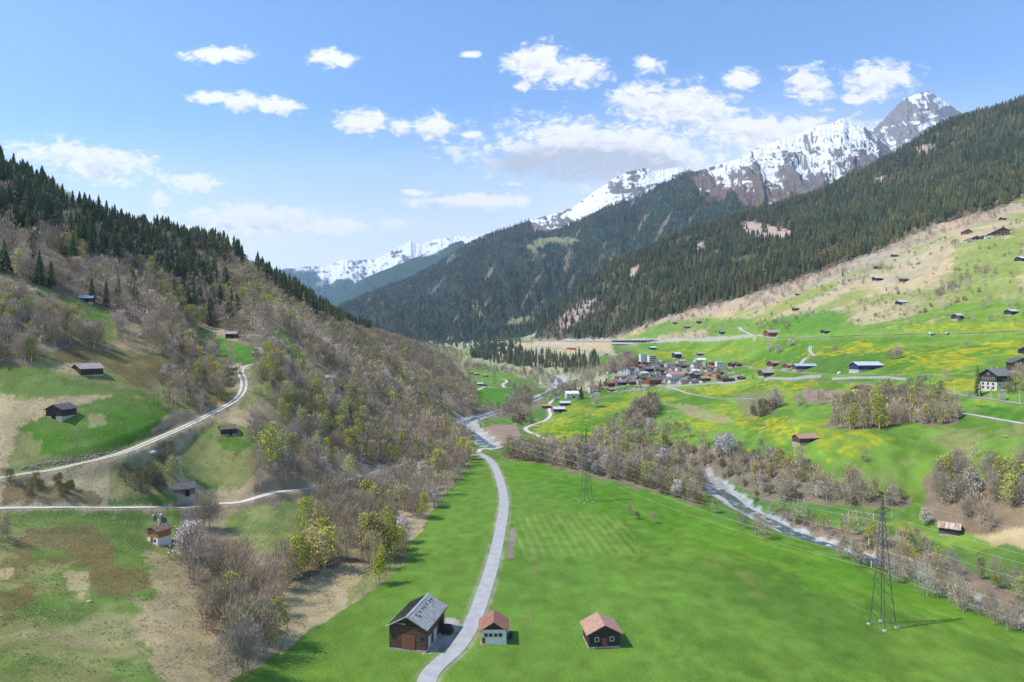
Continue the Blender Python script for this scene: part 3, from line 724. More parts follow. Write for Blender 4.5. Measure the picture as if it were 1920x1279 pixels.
for (nm, mk, w, lab, L, z) in road_lines:
    L2, z2 = resample(L, z, 2.0)
    dist = np.hypot(L2[:, 0], L2[:, 1])
    g = height(L2[:, 0], L2[:, 1])
    overriver = g < z2-1.2
    zz = np.where(overriver, z2, np.maximum(z2, g))
    off = 0.06+0.00035*dist
    if mk == 'ruts':
        Va, Qa = ribbon('r', L2, zz, w, None, off, inner=(-.5, -.16)); Vb, Qb = ribbon('r', L2, zz, w, None, off, inner=(.16, .5))
        Vc, Qc = ribbon('r', L2, zz, w, None, off, inner=(-.16, .16))
        V = np.vstack([Va, Vb, Vc]); Q = np.vstack([Qa, Qb+len(Va), Qc+2*len(Va)])
        mi = np.concatenate([np.zeros(len(Qa)+len(Qb)), np.ones(len(Qc))])
        me = np_mesh(nm, V, None, [M['ruts'], M['rutgrass']], midx=mi, Q=Q, smooth=True)
    else:
        V, Q = ribbon('r', L2, zz, w, None, off)
        me = np_mesh(nm, V, None, [M[mk]], Q=Q, smooth=True)
    tag(link(nm, me), lab, kind='structure')

# river water: teal pools and white riffles
wm, nt, b = mat_new('river_water', .12, .5)
geo = _node(nt, 'ShaderNodeNewGeometry')
nz = _node(nt, 'ShaderNodeTexNoise'); nz.inputs['Scale'].default_value = .22; nz.inputs['Detail'].default_value = 8; nz.inputs['Roughness'].default_value = .7
nt.links.new(geo.outputs['Position'], nz.inputs['Vector'])
mx = _node(nt, 'ShaderNodeMix', data_type='RGBA'); mx.inputs[6].default_value = (.055,.105,.095,1); mx.inputs[7].default_value = (.48,.52,.53,1)
fo = _sstep(nt, nz.outputs[0], .52, .66)
nt.links.new(fo, mx.inputs[0]); nt.links.new(mx.outputs[2], b.inputs['Base Color'])
nt.links.new(_math(nt, 'ADD', .1, _math(nt, 'MULTIPLY', fo, .6)), b.inputs['Roughness'])
bp = _node(nt, 'ShaderNodeBump'); bp.inputs['Strength'].default_value = .5; bp.inputs['Distance'].default_value = .3
n2 = _node(nt, 'ShaderNodeTexNoise'); n2.inputs['Scale'].default_value = 1.2; n2.inputs['Detail'].default_value = 4
nt.links.new(geo.outputs['Position'], n2.inputs['Vector']); nt.links.new(n2.outputs[0], bp.inputs['Height']); nt.links.new(bp.outputs[0], b.inputs['Normal'])
T = np.gradient(RL, axis=0); T /= np.linalg.norm(T, axis=1)[:, None]; Nn = np.stack([-T[:, 1], T[:, 0]], 1)
meander = (fbm(np.arange(len(RL))/5., np.arange(len(RL))*0, 2, 77)-.5)*1.1
rows = []
for s in np.linspace(-1, 1, 7):
    q = RL+Nn*(RWW*.5*s+meander*RW*.5)[:, None]
    rows.append(np.column_stack([q, zr-2.35+0*q[:, 0]]))
V = np.stack(rows, 1).reshape(-1, 3)
river = link('river', np_mesh('river', V, None, [wm], Q=grid_quads(len(RL), 7)[:, ::-1], smooth=True))
tag(river, 'teal mountain river with white riffles between gravel bars', kind='structure')

# ------------------------------------------------------------------ mountains beyond
M['mountain'] = attr_mat('mountain', .03, .35, 1.0, .022, 26, detail=8)
MTN_TREES = []
STEEP = None
def mountain(name, label, cols, nu, nv, amp, seed, paintf, ydecl=0.0, curve=1.0, gully=None, forest=None, gfreq=1.0, rsil=8.0):
    cols = sorted(cols)
    cx = [c[0] for c in cols]
    px = np.linspace(cx[0], cx[-1], nu)
    g = lambda k: np.interp(px, cx, [c[k] for c in cols])
    rp, rY, bp_, bY = g(1), g(2), g(3), g(4)
    t = np.linspace(0, 1, nv)
    tt = t[None, :]
    Y = bY[:, None]+(rY-bY)[:, None]*tt
    zb = CAMZ-(bp_-640)/F*bY; zt = CAMZ-(rp-640)/F*rY
    jag = (fbm(px/6.0, px*0, 5, seed+50, .6)-.5)*rsil*2
    z = zb[:, None]+(zt+jag-zb)[:, None]*tt**curve
    U = ((px-960)/F)[:, None]; X = U*Y
    env = np.sin(np.pi*np.clip(tt, 0, 1))**.7*np.ones_like(X)
    s = px[:, None]+0*tt
    gl = ridged((s+22*(fbm(s/40, tt*5, 3, seed+7)-.5)*2+75*tt)/60*gfreq, tt*2.4+s*.004, 4, seed, .55)
    n2 = ridged(X/260, Y/320, 6, seed+5, .6)
    z = z+env*amp*((gl-.62)*1.6+(n2-.6)*.7)
    # far side falls away
    back = np.array([.08, .3, 1.0])
    Yb = rY[:, None]*(1+back[None, :]*.12)+0*px[:, None]; Xb = U*Yb; Zb = zt[:, None]+jag[:, None]-back[None, :]*zt[:, None]*.55
    PX = 960+F*X/Y; PY = 640+F*(CAMZ-z)/Y
    sx = np.gradient(z, axis=0)/(np.gradient(X, axis=0)+1e-6); k_ = np.ones(3)/3
    global STEEP
    STEEP = np.abs(sx)
    c = paintf(px[:, None]+0*tt, PY, X, Y, z, tt+0*X, gl, n2)
    Xa = np.concatenate([X, Xb], 1); Ya = np.concatenate([Y, Yb], 1); Za = np.concatenate([z, Zb], 1)
    ca = np.concatenate([c, np.repeat(c[:, -1:], 3, 1)], 1)
    o = link(name, np_mesh(name, np.stack([Xa, Ya, Za], -1).reshape(-1, 3), None, [M['mountain']], colr=ca.reshape(-1, 3), smooth=True, Q=grid_quads(nu, nv+3)))
    tag(o, label, kind='structure')
    if forest:
        n, tm, hgt, hi = forest
        m = tm(px[:, None]+0*tt, PY, X, Y, z, tt+0*X, gl, n2)
        area = np.abs(np.gradient(X, axis=0)*np.gradient(Y, axis=1))
        wgt = (m*area).ravel(); wgt /= wgt.sum()
        idx = rng.choice(wgt.size, n, p=wgt)
        jx = rng.uniform(-.5, .5, n)*np.abs(np.gradient(X, axis=0)).ravel()[idx]; jy = rng.uniform(-.5, .5, n)*np.abs(np.gradient(Y, axis=1)).ravel()[idx]
        MTN_TREES.append((X.ravel()[idx]+jx, Y.ravel()[idx]+jy, z.ravel()[idx]-1, rng.uniform(hgt, hi, n)))
    return o

FORC = np.array((.040,.068,.042)); ROCKC = np.array((.165,.150,.135)); SNOW = np.array((.76,.78,.82)); BROWN = np.array((.19,.145,.11))
def streaks(px, py, seed):
    w = 3.0*(fbm(px/20, py/20, 3, seed+3)-.5)
    led = fbm(px/24+w+py/30, py/4.5+px/22+w, 4, seed, .6); gul = fbm((px-py*.45)/5.5+w, py/24, 4, seed+1, .6); big = fbm(px/34, py/26, 3, seed+2)
    return .36*led+.30*gul+.34*big
def blend(a, b, f): return a*(1-f[..., None])+b*f[..., None]

def pf_main(px, py, X, Y, z, t, gl, n2):
    n = fbm(X/120, Y/150, 5, 61); nf = fbm(X/35, Y/40, 4, 62)
    c = np.empty(px.shape+(3,)); c[:] = FORC
    # bare strips, avalanche runs
    bare = sstep(fbm(px/14+py/25, py/60, 4, 63)+.25*(n-.5), .66, .76)
    c = blend(c, BROWN*1.2, bare*.9)
    treeline = np.interp(px, [560,990,1060,1140,1210,1290,1350,1420,1500,1550,1620,1720], [0,0,0,0,0,365,405,408,405,395,380,400])
    above = sstep(treeline-150*(gl-.62)+40*(n-.5)-py-(treeline < 1)*900, -8, 8)
    c = blend(c, BROWN*.9, above)
    rock = sstep(np.interp(px, [1280,1350,1420,1500,1560,1720], [300,325,335,350,370,380])-py+60*(n-.5), -12, 12)*(px > 1270)
    c = blend(c, ROCKC*(.75+.6*fbm(px/7, py/7, 4, 77))[..., None], rock)
    snowl = np.interp(px, [1200,1275,1350,1420,1500,1560,1620,1720], [250,345,360,345,355,375,330,370])
    sn = sstep((snowl-py)/42+(gl-.655)*-10.0*sstep(py-snowl, -70, 0)+(streaks(px, py, 611)-.5)*10.0-.55-1.2*sstep(poly_dist(px+40*(n-.5), py+30*(nf-.5), [(1530,250),(1600,265),(1665,300),(1640,335),(1600,340),(1560,300)]), -4, 6), .02, .3)*(px > 1240)
    c = blend(c, SNOW, sn*(1-.95*sstep(STEEP+(nf-.5)*1.2, .8, 1.2)))
    bald = sstep(poly_dist(px+30*(n-.5), py+20*(n-.5), [(992,412),(1030,404),(1060,420),(1045,433),(1000,436)]), -3, 4)
    c = blend(c, np.array((.26,.21,.15)), bald)
    for P in ([(985,462),(1010,445),(1075,446),(1088,452),(1070,462),(1030,456),(1000,475)], [(975,595),(1000,590),(1005,600),(960,612),(940,610)], [(880,560),(900,565),(905,590),(895,600)]):
        c = blend(c, np.array((.24,.23,.12)), sstep(poly_dist(px+16*(nf-.5), py+12*(nf-.5), P), -2, 2))
    return c
def tm_main(px, py, X, Y, z, t, gl, n2):
    n = fbm(X/120, Y/150, 5, 61)
    treeline = np.interp(px, [560,990,1060,1140,1210,1290,1350,1420,1500,1550,1620,1720], [0,0,0,0,0,350,390,395,390,380,370,390])
    m = sstep(py-treeline+150*(gl-.62)-40*(n-.5)+(treeline < 1)*900, 0, 10)*(t > .01)
    m *= 1-.85*sstep(fbm(px/14+py/25, py/60, 4, 63)+.25*(n-.5), .64, .72)
    for P in ([(992,412),(1030,404),(1060,420),(1045,433),(1000,436)], [(985,462),(1010,445),(1075,446),(1088,452),(1070,462),(1030,456),(1000,475)], [(975,595),(1000,590),(1005,600),(960,612),(940,610)]):
        m = m*~in_poly(px, py, P)
    return m
main_cols = [(520,640,5200,668,2500),(560,625,5100,668,2500),(620,590,5000,668,2500),(645,572,4950,668,2500),(700,550,4850,664,2500),(775,522,4700,660,2500),(830,490,4600,657,2450),(880,458,4500,655,2400),(920,440,4450,655,2350),(960,425,4400,655,2300),(991,415,4350,655,2300),
             (1027,430,4250,655,2300),(1057,427,4200,655,2350),(1091,416,4150,655,2400),(1112,400,4100,650,2450),(1142,386,4050,645,2500),(1181,377,4000,640,2500),(1212,363,3950,630,2500),(1242,345,3900,620,2500),(1263,336,3900,600,2500),(1293,323,3850,590,2500),(1323,318,3850,580,2500),
             (1354,306,3850,570,2500),(1378,300,3850,560,2500),(1405,289,3850,550,2500),(1430,272,3900,540,2550),(1480,256,3900,530,2600),(1540,236,3950,520,2600),(1562,231,3950,510,2600),(1580,222,3950,510,2600),(1592,228,3950,510,2600),(1620,238,3950,500,2600),(1650,262,3900,490,2600),(1680,290,3850,480,2600),(1720,340,3800,470,2600)]
mountain('mountain', 'forested mountain with snowy gullied crest behind the spruce ridge', main_cols, 1000, 360, 115, 101, pf_main, forest=(42000, tm_main, 15, 27))

def pf_snow(lo, hi, k=1.0):
    def f(px, py, X, Y, z, t, gl, n2):
        n = fbm(X/150, Y/150, 5, 71); nf = fbm(X/40, Y/50, 4, 72)
        c = np.empty(px.shape+(3,)); c[:] = SNOW
        r = sstep((streaks(px, py, 640+int(hi*100))-.5)*6.5*k+(gl-.62)*1.0+lo, .0, .3)
        return blend(c, ROCKC*hi*(.75+.6*fbm(px/6, py/6, 4, 78))[..., None], r)
    return f
mountain('snow_ridge', 'white snow shoulder above the forested mountain', [(940,430,5200,520,4400),(985,416,5200,520,4400),(1050,398,5150,520,4350),(1080,386,5100,500,4350),(1105,366,5050,500,4300),(1150,336,5000,480,4300),(1175,324,5000,470,4250),(1192,319,5000,470,4250),(1210,315,5000,460,4250),
         (1224,321,5000,460,4200),(1245,319,5000,450,4200),(1262,315,5000,440,4200),(1278,314,5000,440,4200),(1290,321,5000,430,4200),(1330,336,5000,430,4200)], 420, 160, 50, 202, pf_snow(-.12, 1.0))
mountain('rocky_peak', 'tall rocky pyramid peak streaked with snow', [(1560,330,5600,420,4600),(1610,262,5600,420,4600),(1636,243,5600,400,4600),(1650,232,5600,400,4600),(1665,216,5600,400,4500),(1682,198,5600,400,4500),(1692,187,5600,400,4500),(1706,181,5600,400,4500),(1720,176,5600,400,4500),(1738,171,5600,400,4500),(1752,178,5600,400,4500),
         (1765,187,5600,400,4500),(1780,196,5600,400,4500),(1797,209,5600,400,4500),(1830,232,5600,400,4500),(1900,290,5600,400,4500)], 460, 260, 120, 303, pf_snow(.34, 1.25), gfreq=1.3, rsil=14)
def pf_far(px, py, X, Y, z, t, gl, n2):
    n = fbm(X/200, Y/200, 5, 81)
    c = np.empty(px.shape+(3,)); c[:] = FORC*1.1
    f = sstep(np.interp(px, [560,640,700,780,880], [600,560,500,470,462])-py+26*(n-.5)+30*(gl-.6), -6, 6)*.9
    return blend(c, SNOW, f*(px > 700)*(n > .52))
mountain('far_slope', 'dark blue forested slope far up the valley', [(560,600,7600,660,4700),(600,575,7600,660,4700),(617,566,7500,660,4700),(625,559,7500,660,4700),(682,522,7300,660,4700),(732,502,7200,660,4700),(770,487,7100,650,4700),(812,471,7000,650,4700),(850,456,7000,640,4700),(880,446,7000,640,4700),(920,438,7000,640,4700),(980,430,7000,600,4700)], 420, 160, 110, 404, pf_far)
def pf_far2(px, py, X, Y, z, t, gl, n2):
    n = fbm(X/260, Y/260, 5, 91); nf = fbm(X/70, Y/70, 4, 92)
    c = np.empty(px.shape+(3,)); c[:] = SNOW
    c = blend(c, ROCKC*.9, sstep((streaks(px*1.6, py*1.6, 660)-.5)*6.5-.30, 0, .3))
    fo = sstep(py-np.interp(px, [540,600,650,700,760], [508,528,526,530,540])+40*(n-.5)+44*(gl-.6), -5, 5)
    return blend(c, FORC*1.1, fo)
mountain('snowy_mountains', 'distant snow-covered range closing the valley', [(380,540,10200,650,8200),(460,520,10200,650,8200),(530,505,10200,650,8200),(555,504,10200,650,8200),(575,499,10200,650,8200),(590,500,10200,650,8200),(612,500,10200,650,8200),(628,494,10200,650,8200),(645,486,10200,650,8200),(665,490,10100,650,8200),(687,487,10100,650,8100),(700,489,10000,650,8100),
         (720,480,10000,650,8000),(740,468,10000,650,8000),(752,462,10000,650,8000),(763,456,10000,650,8000),(770,451,10000,650,8000),(780,458,10000,650,8000),(800,455,10000,650,8000),(820,449,9900,650,8000),(840,444,9900,640,8000),(856,442,9900,640,8000),(875,444,9800,640,8000),(900,448,9800,640,8000),(960,470,9800,640,8000)], 520, 220, 170, 505, pf_far2, rsil=26, gfreq=1.6)
# ------------------------------------------------------------------ trees
def tube(P, r, n=5):
    P = np.asarray(P, float); V = []; T = []
    for i, p in enumerate(P):
        d = P[min(i+1, len(P)-1)]-P[max(i-1, 0)]; d /= np.linalg.norm(d)+1e-9
        a = np.cross(d, (0.3, .9, .1)); a /= np.linalg.norm(a)+1e-9; b = np.cross(d, a)
        for k in range(n):
            t = 2*math.pi*k/n
            V.append(p+r[i]*(a*math.cos(t)+b*math.sin(t)))
    for i in range(len(P)-1):
        for k in range(n):
            A = i*n+k; B = i*n+(k+1) % n
            T += [(A, B, B+n), (A, B+n, A+n)]
    return np.array(V), np.array(T)

def join(parts):
    V = []; T = []; o = 0
    for v, t in parts:
        V.append(v); T.append(t+o); o += len(v)
    return np.vstack(V), np.vstack(T)

def slivers(P, D, L, W, g):
    """thin triangles starting at P along D"""
    n = len(P)
    s = np.cross(D, g.normal(size=(n, 3))); s /= np.linalg.norm(s, axis=1)[:, None]+1e-9
    V = np.stack([P-s*W[:, None]*.5, P+s*W[:, None]*.5, P+D*L[:, None]], 1).reshape(-1, 3)
    return V, np.arange(3*n).reshape(-1, 3)

KCOL = dict(
    bare=dict(a=(.285,.220,.150), b=(.52,.425,.305), trunk=(.40,.355,.29)),
    bud=dict(a=(.30,.33,.06), b=(.52,.53,.10), trunk=(.48,.45,.39)),
    blossom=dict(a=(.50,.42,.39), b=(.86,.79,.77), trunk=(.16,.13,.11)),
    bush=dict(a=(.17,.16,.07), b=(.31,.28,.13), trunk=(.15,.12,.09)),
    spruce=dict(a=(.034,.056,.024), b=(.115,.140,.056), trunk=(.13,.10,.08)),
    larch=dict(a=(.12,.13,.05), b=(.22,.20,.10), trunk=(.18,.14,.11)))

def broad_tree(seed, kind, n, slim=1.0, W=.10, L=1.5, simple=False):
    """unit tree 10 m tall; returns trunk (V,T) and crown (V,T,C)"""
    g = np.random.default_rng(seed)
    h = 10.0; cw = (3.0 if kind != 'bush' else 4.6)*slim
    base = .22 if kind != 'bush' else .02
    parts = []
    nst = 1 if kind not in ('bush',) else 4
    if kind in ('bare', 'bud') and seed % 3 == 0: nst = 2
    for s in range(nst):
        off = g.normal(size=2)*(.5 if nst > 1 else .1); lean = g.normal(size=2)*.5
        tp = [(off[0]+lean[0]*t, off[1]+lean[1]*t, h*.93*t-(.8 if t == 0 else 0)) for t in (0, .2, .45, .7, 1)]
        parts.append(tube(tp, [.17, .14, .10, .06, .02] if not simple else [.22, .16, .1, .06, .02], 5 if not simple else 3))
    nl = 9 if not simple else 4
    tips = []
    for i in range(nl):
        a = i*2.4+g.uniform(0, 1); z0 = h*g.uniform(base+.02, .62); ln = cw*g.uniform(.6, 1.0)*(1.1-.5*z0/h)
        up = g.uniform(.9, 1.7)*ln
        p0 = np.array((0, 0, z0)); p2 = np.array((math.cos(a)*ln, math.sin(a)*ln, min(h*.96, z0+up))); p1 = (p0+p2)/2+np.array((math.cos(a)*ln*.15, math.sin(a)*ln*.15, -.2))
        parts.append(tube([p0, p1, p2], [.07, .05, .02], 3)); tips.append((p0, p1, p2))
    trunk = join(parts)
    # crown: clusters of twigs
    nc = 26 if not simple else 12
    th = g.uniform(0, 2*math.pi, nc); zz = g.uniform(base, .97, nc)
    prof = np.sin(np.pi*np.clip((zz-base+.10)/(1.12-base), 0, 1))**.6
    if kind == 'bud': prof = np.sin(np.pi*np.clip((zz-base+.18)/(1.15-base), 0, 1))**.75*(1-.35*zz)
    rr = cw*prof*np.sqrt(g.uniform(.15, 1, nc))*.85
    C = np.stack([np.cos(th)*rr, np.sin(th)*rr, zz*h], 1)
    k = g.integers(0, nc, n)
    sp = g.normal(size=(n, 3))*np.array((.75, .75, .85))*(1.0 if not simple else 1.15)
    P = C[k]+sp
    P[:, 2] = np.clip(P[:, 2], h*base*.6+.1, h*.99)
    D = P-np.array((0, 0, h*.25)); D /= np.linalg.norm(D, axis=1)[:, None]
    D = D*.7+g.normal(size=(n, 3))*.35+np.array((0, 0, .45)); 
    if kind in ('bud', 'blossom'): D = g.normal(size=(n, 3))
    D /= np.linalg.norm(D, axis=1)[:, None]
    Ls = L*g.uniform(.5, 1.3, n); Ws = W*g.uniform(.6, 1.4, n)
    if kind in ('bud', 'blossom'):
        half = g.uniform(size=n) < .28
        Ls = np.where(half, Ls, Ls*.42); Ws = np.where(half, Ws, Ws*3.0)
    V, T = slivers(P, D, Ls, Ws, g)
    kc = KCOL[kind]; f = g.uniform(size=n)*.6+.4*((np.arange(nc) % 3)/2)[k]
    c = np.array(kc['a'])*(1-f[:, None])+np.array(kc['b'])*f[:, None]
    if kind in ('bud', 'blossom'):
        tw = np.array(KCOL['bare']['a'])
        c = np.where(half[:, None], tw*1.2, c)
    return trunk, (V, T, np.repeat(c, 3, 0))

def conifer(seed, tiers, pts, h=10.0, r=1.75, kind='spruce', thin=1.0):
    g = np.random.default_rng(seed)
    trunk = tube([(0, 0, -.8), (0, 0, h*.5), (0, 0, h*.97)], [.16, .10, .02], 4)
    V = []; T = []; C = []; o = 0
    kc = KCOL[kind]
    for i in range(tiers):
        t = i/(tiers-1) if tiers > 1 else 0
        z = h*(.10+.84*t); rad = r*(1-t)**.82*g.uniform(.85, 1.12)+.10; rise = h*.84/tiers*1.7
        top = (g.normal()*.04, g.normal()*.04, min(h, z+rise))
        n = pts*2; ph = g.uniform(0, 6.28)
        ring = []
        for k in range(n):
            rk = rad*(g.uniform(.85, 1.2) if k % 2 == 0 else g.uniform(.45, .65)); a = ph+2*math.pi*k/n
            ring.append((rk*math.cos(a), rk*math.sin(a), z-(.25*rad if k % 2 == 0 else -.05*rad)+g.normal()*.06))
        vs = [top]+ring
        cc = []
        for q in range(len(vs)):
            f = g.uniform(); cc.append(np.array(kc['a'])*(1-f)+np.array(kc['b'])*f)
        V += vs; C += cc
        T += [(o, o+1+k, o+1+(k+1) % n) for k in range(n)]; o += n+1
    return trunk, (np.array(V), np.array(T), np.array(C))

M['foliage'] = attr_mat('foliage', 1, 0, 0, objrand=.45)
M['foliage_mass'] = attr_mat('foliage_mass', 1, 0, 0)
def flat_attr(V, c): return np.tile(np.array(c), (len(V), 1))

PROTO = {}     # kind -> list of (trunk mesh, crown mesh)
NAMES = dict(bare='bare_tree', bud='budding_tree', blossom='blossoming_tree', bush='bush', spruce='spruce_tree', larch='larch_tree')
def add_proto(kind, trunk, crown):
    tm = np_mesh('trunk', trunk[0], trunk[1], [M['foliage']], colr=flat_attr(trunk[0], KCOL[kind]['trunk']))
    cm = np_mesh('crown', crown[0], crown[1], [M['foliage']], colr=crown[2])
    PROTO.setdefault(kind, []).append((tm, cm))
for s in range(6): add_proto('bare', *broad_tree(10+s, 'bare', 900, slim=(.85, 1.15, 1, .75, 1.05, .9)[s], W=.085, L=1.5))
for s in range(4): add_proto('bud', *broad_tree(30+s, 'bud', 1100, slim=(.8, .95, .7, 1.05)[s], W=.12, L=1.0))
for s in range(3): add_proto('blossom', *broad_tree(50+s, 'blossom', 1900, slim=1.2, W=.13, L=.9))
for s in range(3): add_proto('bush', *broad_tree(70+s, 'bush', 900, slim=1, W=.2, L=1.9))
for s in range(4): add_proto('spruce', *conifer(90+s, 15, 9, r=(2.1, 2.5, 1.9, 2.7)[s]))
add_proto('larch', *conifer(99, 20, 6, r=1.6, kind='larch'))

MINI = {}
MINI['bare'] = [broad_tree(110+s, 'bare', 150, W=.26, L=2.1, simple=True) for s in range(5)]
MINI['bud'] = [broad_tree(130+s, 'bud', 170, slim=.9, W=.24, L=1.7, simple=True) for s in range(3)]
MINI['blossom'] = [broad_tree(150+s, 'blossom', 150, W=.22, L=1.5, simple=True) for s in range(2)]
MINI['bush'] = [broad_tree(170+s, 'bush', 130, W=.5, L=2.6, simple=True) for s in range(3)]
MINI['spruce'] = [conifer(190+s, 6, 6, r=(1.8, 2.2, 1.6, 2.4)[s]) for s in range(4)]
MICRO = [conifer(210+s, 3, 3, r=(1.7, 2.0, 1.4)[s]) for s in range(3)]

def mass(name, kind, pts, label, micro=False, cat=None, group=None):
    """one mesh of many trees; pts rows: x, y, z, height"""
    pts = np.asarray(pts, float)
    if not len(pts): return
    lib = MICRO if micro else MINI[kind]
    which = rng.integers(0, len(lib), len(pts)); VV = []; TT = []; CC = []; o = 0
    patch = fbm(pts[:, 0]/35, pts[:, 1]/35, 3, 88); patch2 = fbm(pts[:, 0]/160, pts[:, 1]/190, 3, 89)
    for k, (tr, (cv, ct, cc)) in enumerate(lib):
        I = np.where(which == k)[0]
        if not len(I): continue
        if micro: V0, T0, C0 = cv, ct, cc
        else:
            V0 = np.vstack([cv, tr[0]]); T0 = np.vstack([ct, tr[1]+len(cv)]); C0 = np.vstack([cc, flat_attr(tr[0], KCOL[kind]['trunk'])])
        a = rng.uniform(0, 2*np.pi, len(I)); s = pts[I, 3]/10; sw = s*rng.uniform(.85, 1.25, len(I))
        X = V0[None, :, 0]*np.cos(a)[:, None]-V0[None, :, 1]*np.sin(a)[:, None]
        Y = V0[None, :, 0]*np.sin(a)[:, None]+V0[None, :, 1]*np.cos(a)[:, None]
        W = np.stack([X*sw[:, None]+pts[I, 0][:, None], Y*sw[:, None]+pts[I, 1][:, None], V0[None, :, 2]*s[:, None]+pts[I, 2][:, None]], -1)
        tone = rng.uniform(.66, 1.34, len(I))*(.55+.9*patch[I])*(.75+.5*patch2[I]); hue = rng.uniform(-1, 1, len(I))
        if kind == 'spruce': tint = np.stack([tone*(1.12+.22*hue+.25*(patch[I] > .55)), tone*(1+.08*hue), tone*(1-.05*hue)], 1)
        else: tint = np.stack([tone*(1-.06*hue), tone*(1+.06*hue), tone*(1-.04*hue)], 1)
        Cx = C0[None]*tint[:, None, :]
        n = len(V0)
        TT.append((T0[None]+(np.arange(len(I))*n)[:, None, None]).reshape(-1, 3)+o); VV.append(W.reshape(-1, 3)); CC.append(Cx.reshape(-1, 3)); o += n*len(I)
    ob = link(name, np_mesh(name, np.vstack(VV), np.vstack(TT), [M['foliage_mass']], colr=np.clip(np.vstack(CC), 0, .95)))
    tag(ob, label, kind='stuff')
    return ob

# what hides what: lowest photo row reached by nearer ground, column by column
PYF = 640+F*(CAMZ-ZG)/YG
HZ = np.minimum.accumulate(PYF, axis=1)
def visible(x, y, z, h):
    fu = np.clip(((x/y-U0)/(U1-U0)*(NU-1)).astype(int), 0, NU-1); fv = np.clip(((np.log(y)-V0)/(V1-V0)*(NV-1)).astype(int)-1, 0, NV-1)
    return (640+F*(CAMZ-z-h)/y) < HZ[fu, fv]+2

def scatter(poly, density, ymax=2550, ymin=60, excl=(), margin=0):
    P = np.array(poly, float)
    u0, u1 = (P[:, 0].min()-960)/F, (P[:, 0].max()-960)/F
    n = int(density*(u1-u0)*(ymax**2-ymin**2)/2)
    if n > 3000000: n = 3000000
    y = np.sqrt(rng.uniform(ymin**2, ymax**2, n)); u = rng.uniform(u0, u1, n); x = u*y
    z = height(x, y); px = 960+F*u; py = 640+F*(CAMZ-z)/y
    m = in_poly(px, py, P)
    for e in excl: m &= ~in_poly(px, py, e)
    return x[m], y[m], z[m], px[m], py[m]

TREES = []    # kind, x, y, z, h, label, group
def plant(kind, poly, dens, h0, h1, label, group, excl=(), ymin=60, ymax=2550, clump=0, jit=None, cut=.5):
    x, y, z, px, py = scatter(poly, dens, ymax, ymin, excl)
    if clump:
        m = fbm(x/clump, y/clump, 3, int(clump*7)+len(poly)) > cut
        x, y, z = x[m], y[m], z[m]
    h = rng.uniform(h0, h1, len(x))
    m = visible(x, y, z, h)
    # keep roads, buildings and the river free
    m &= ~near_roads(x, y) & (dist_grid(x, y) > 1.0)
    for (bx, by, br) in KEEP: m &= np.hypot(x-bx, y-by) > br
    for i in np.where(m)[0]: TREES.append((kind, x[i], y[i], z[i], h[i], label, group))

def dist_grid(x, y):
    fu = np.clip(((x/y-U0)/(U1-U0)*(NU-1)).astype(int), 0, NU-1); fv = np.clip(((np.log(y)-V0)/(V1-V0)*(NV-1)).astype(int), 0, NV-1)
    return RD[fu, fv]/(RW[RK[fu, fv]]-1.0)
RS = np.vstack([resample(L, z, 3.0)[0] for (_, _, w, _, L, z) in road_lines])
RS_Y = np.argsort(RS[:, 1]); RS = RS[RS_Y]
def near_roads(x, y, d=3.6):
    out = np.zeros(len(x), bool)
    lo = np.searchsorted(RS[:, 1], y-d); hi = np.searchsorted(RS[:, 1], y+d)
    for i in range(len(x)):
        if hi[i] > lo[i]: out[i] = (np.hypot(RS[lo[i]:hi[i], 0]-x[i], RS[lo[i]:hi[i], 1]-y[i]) < d).any()
    return out

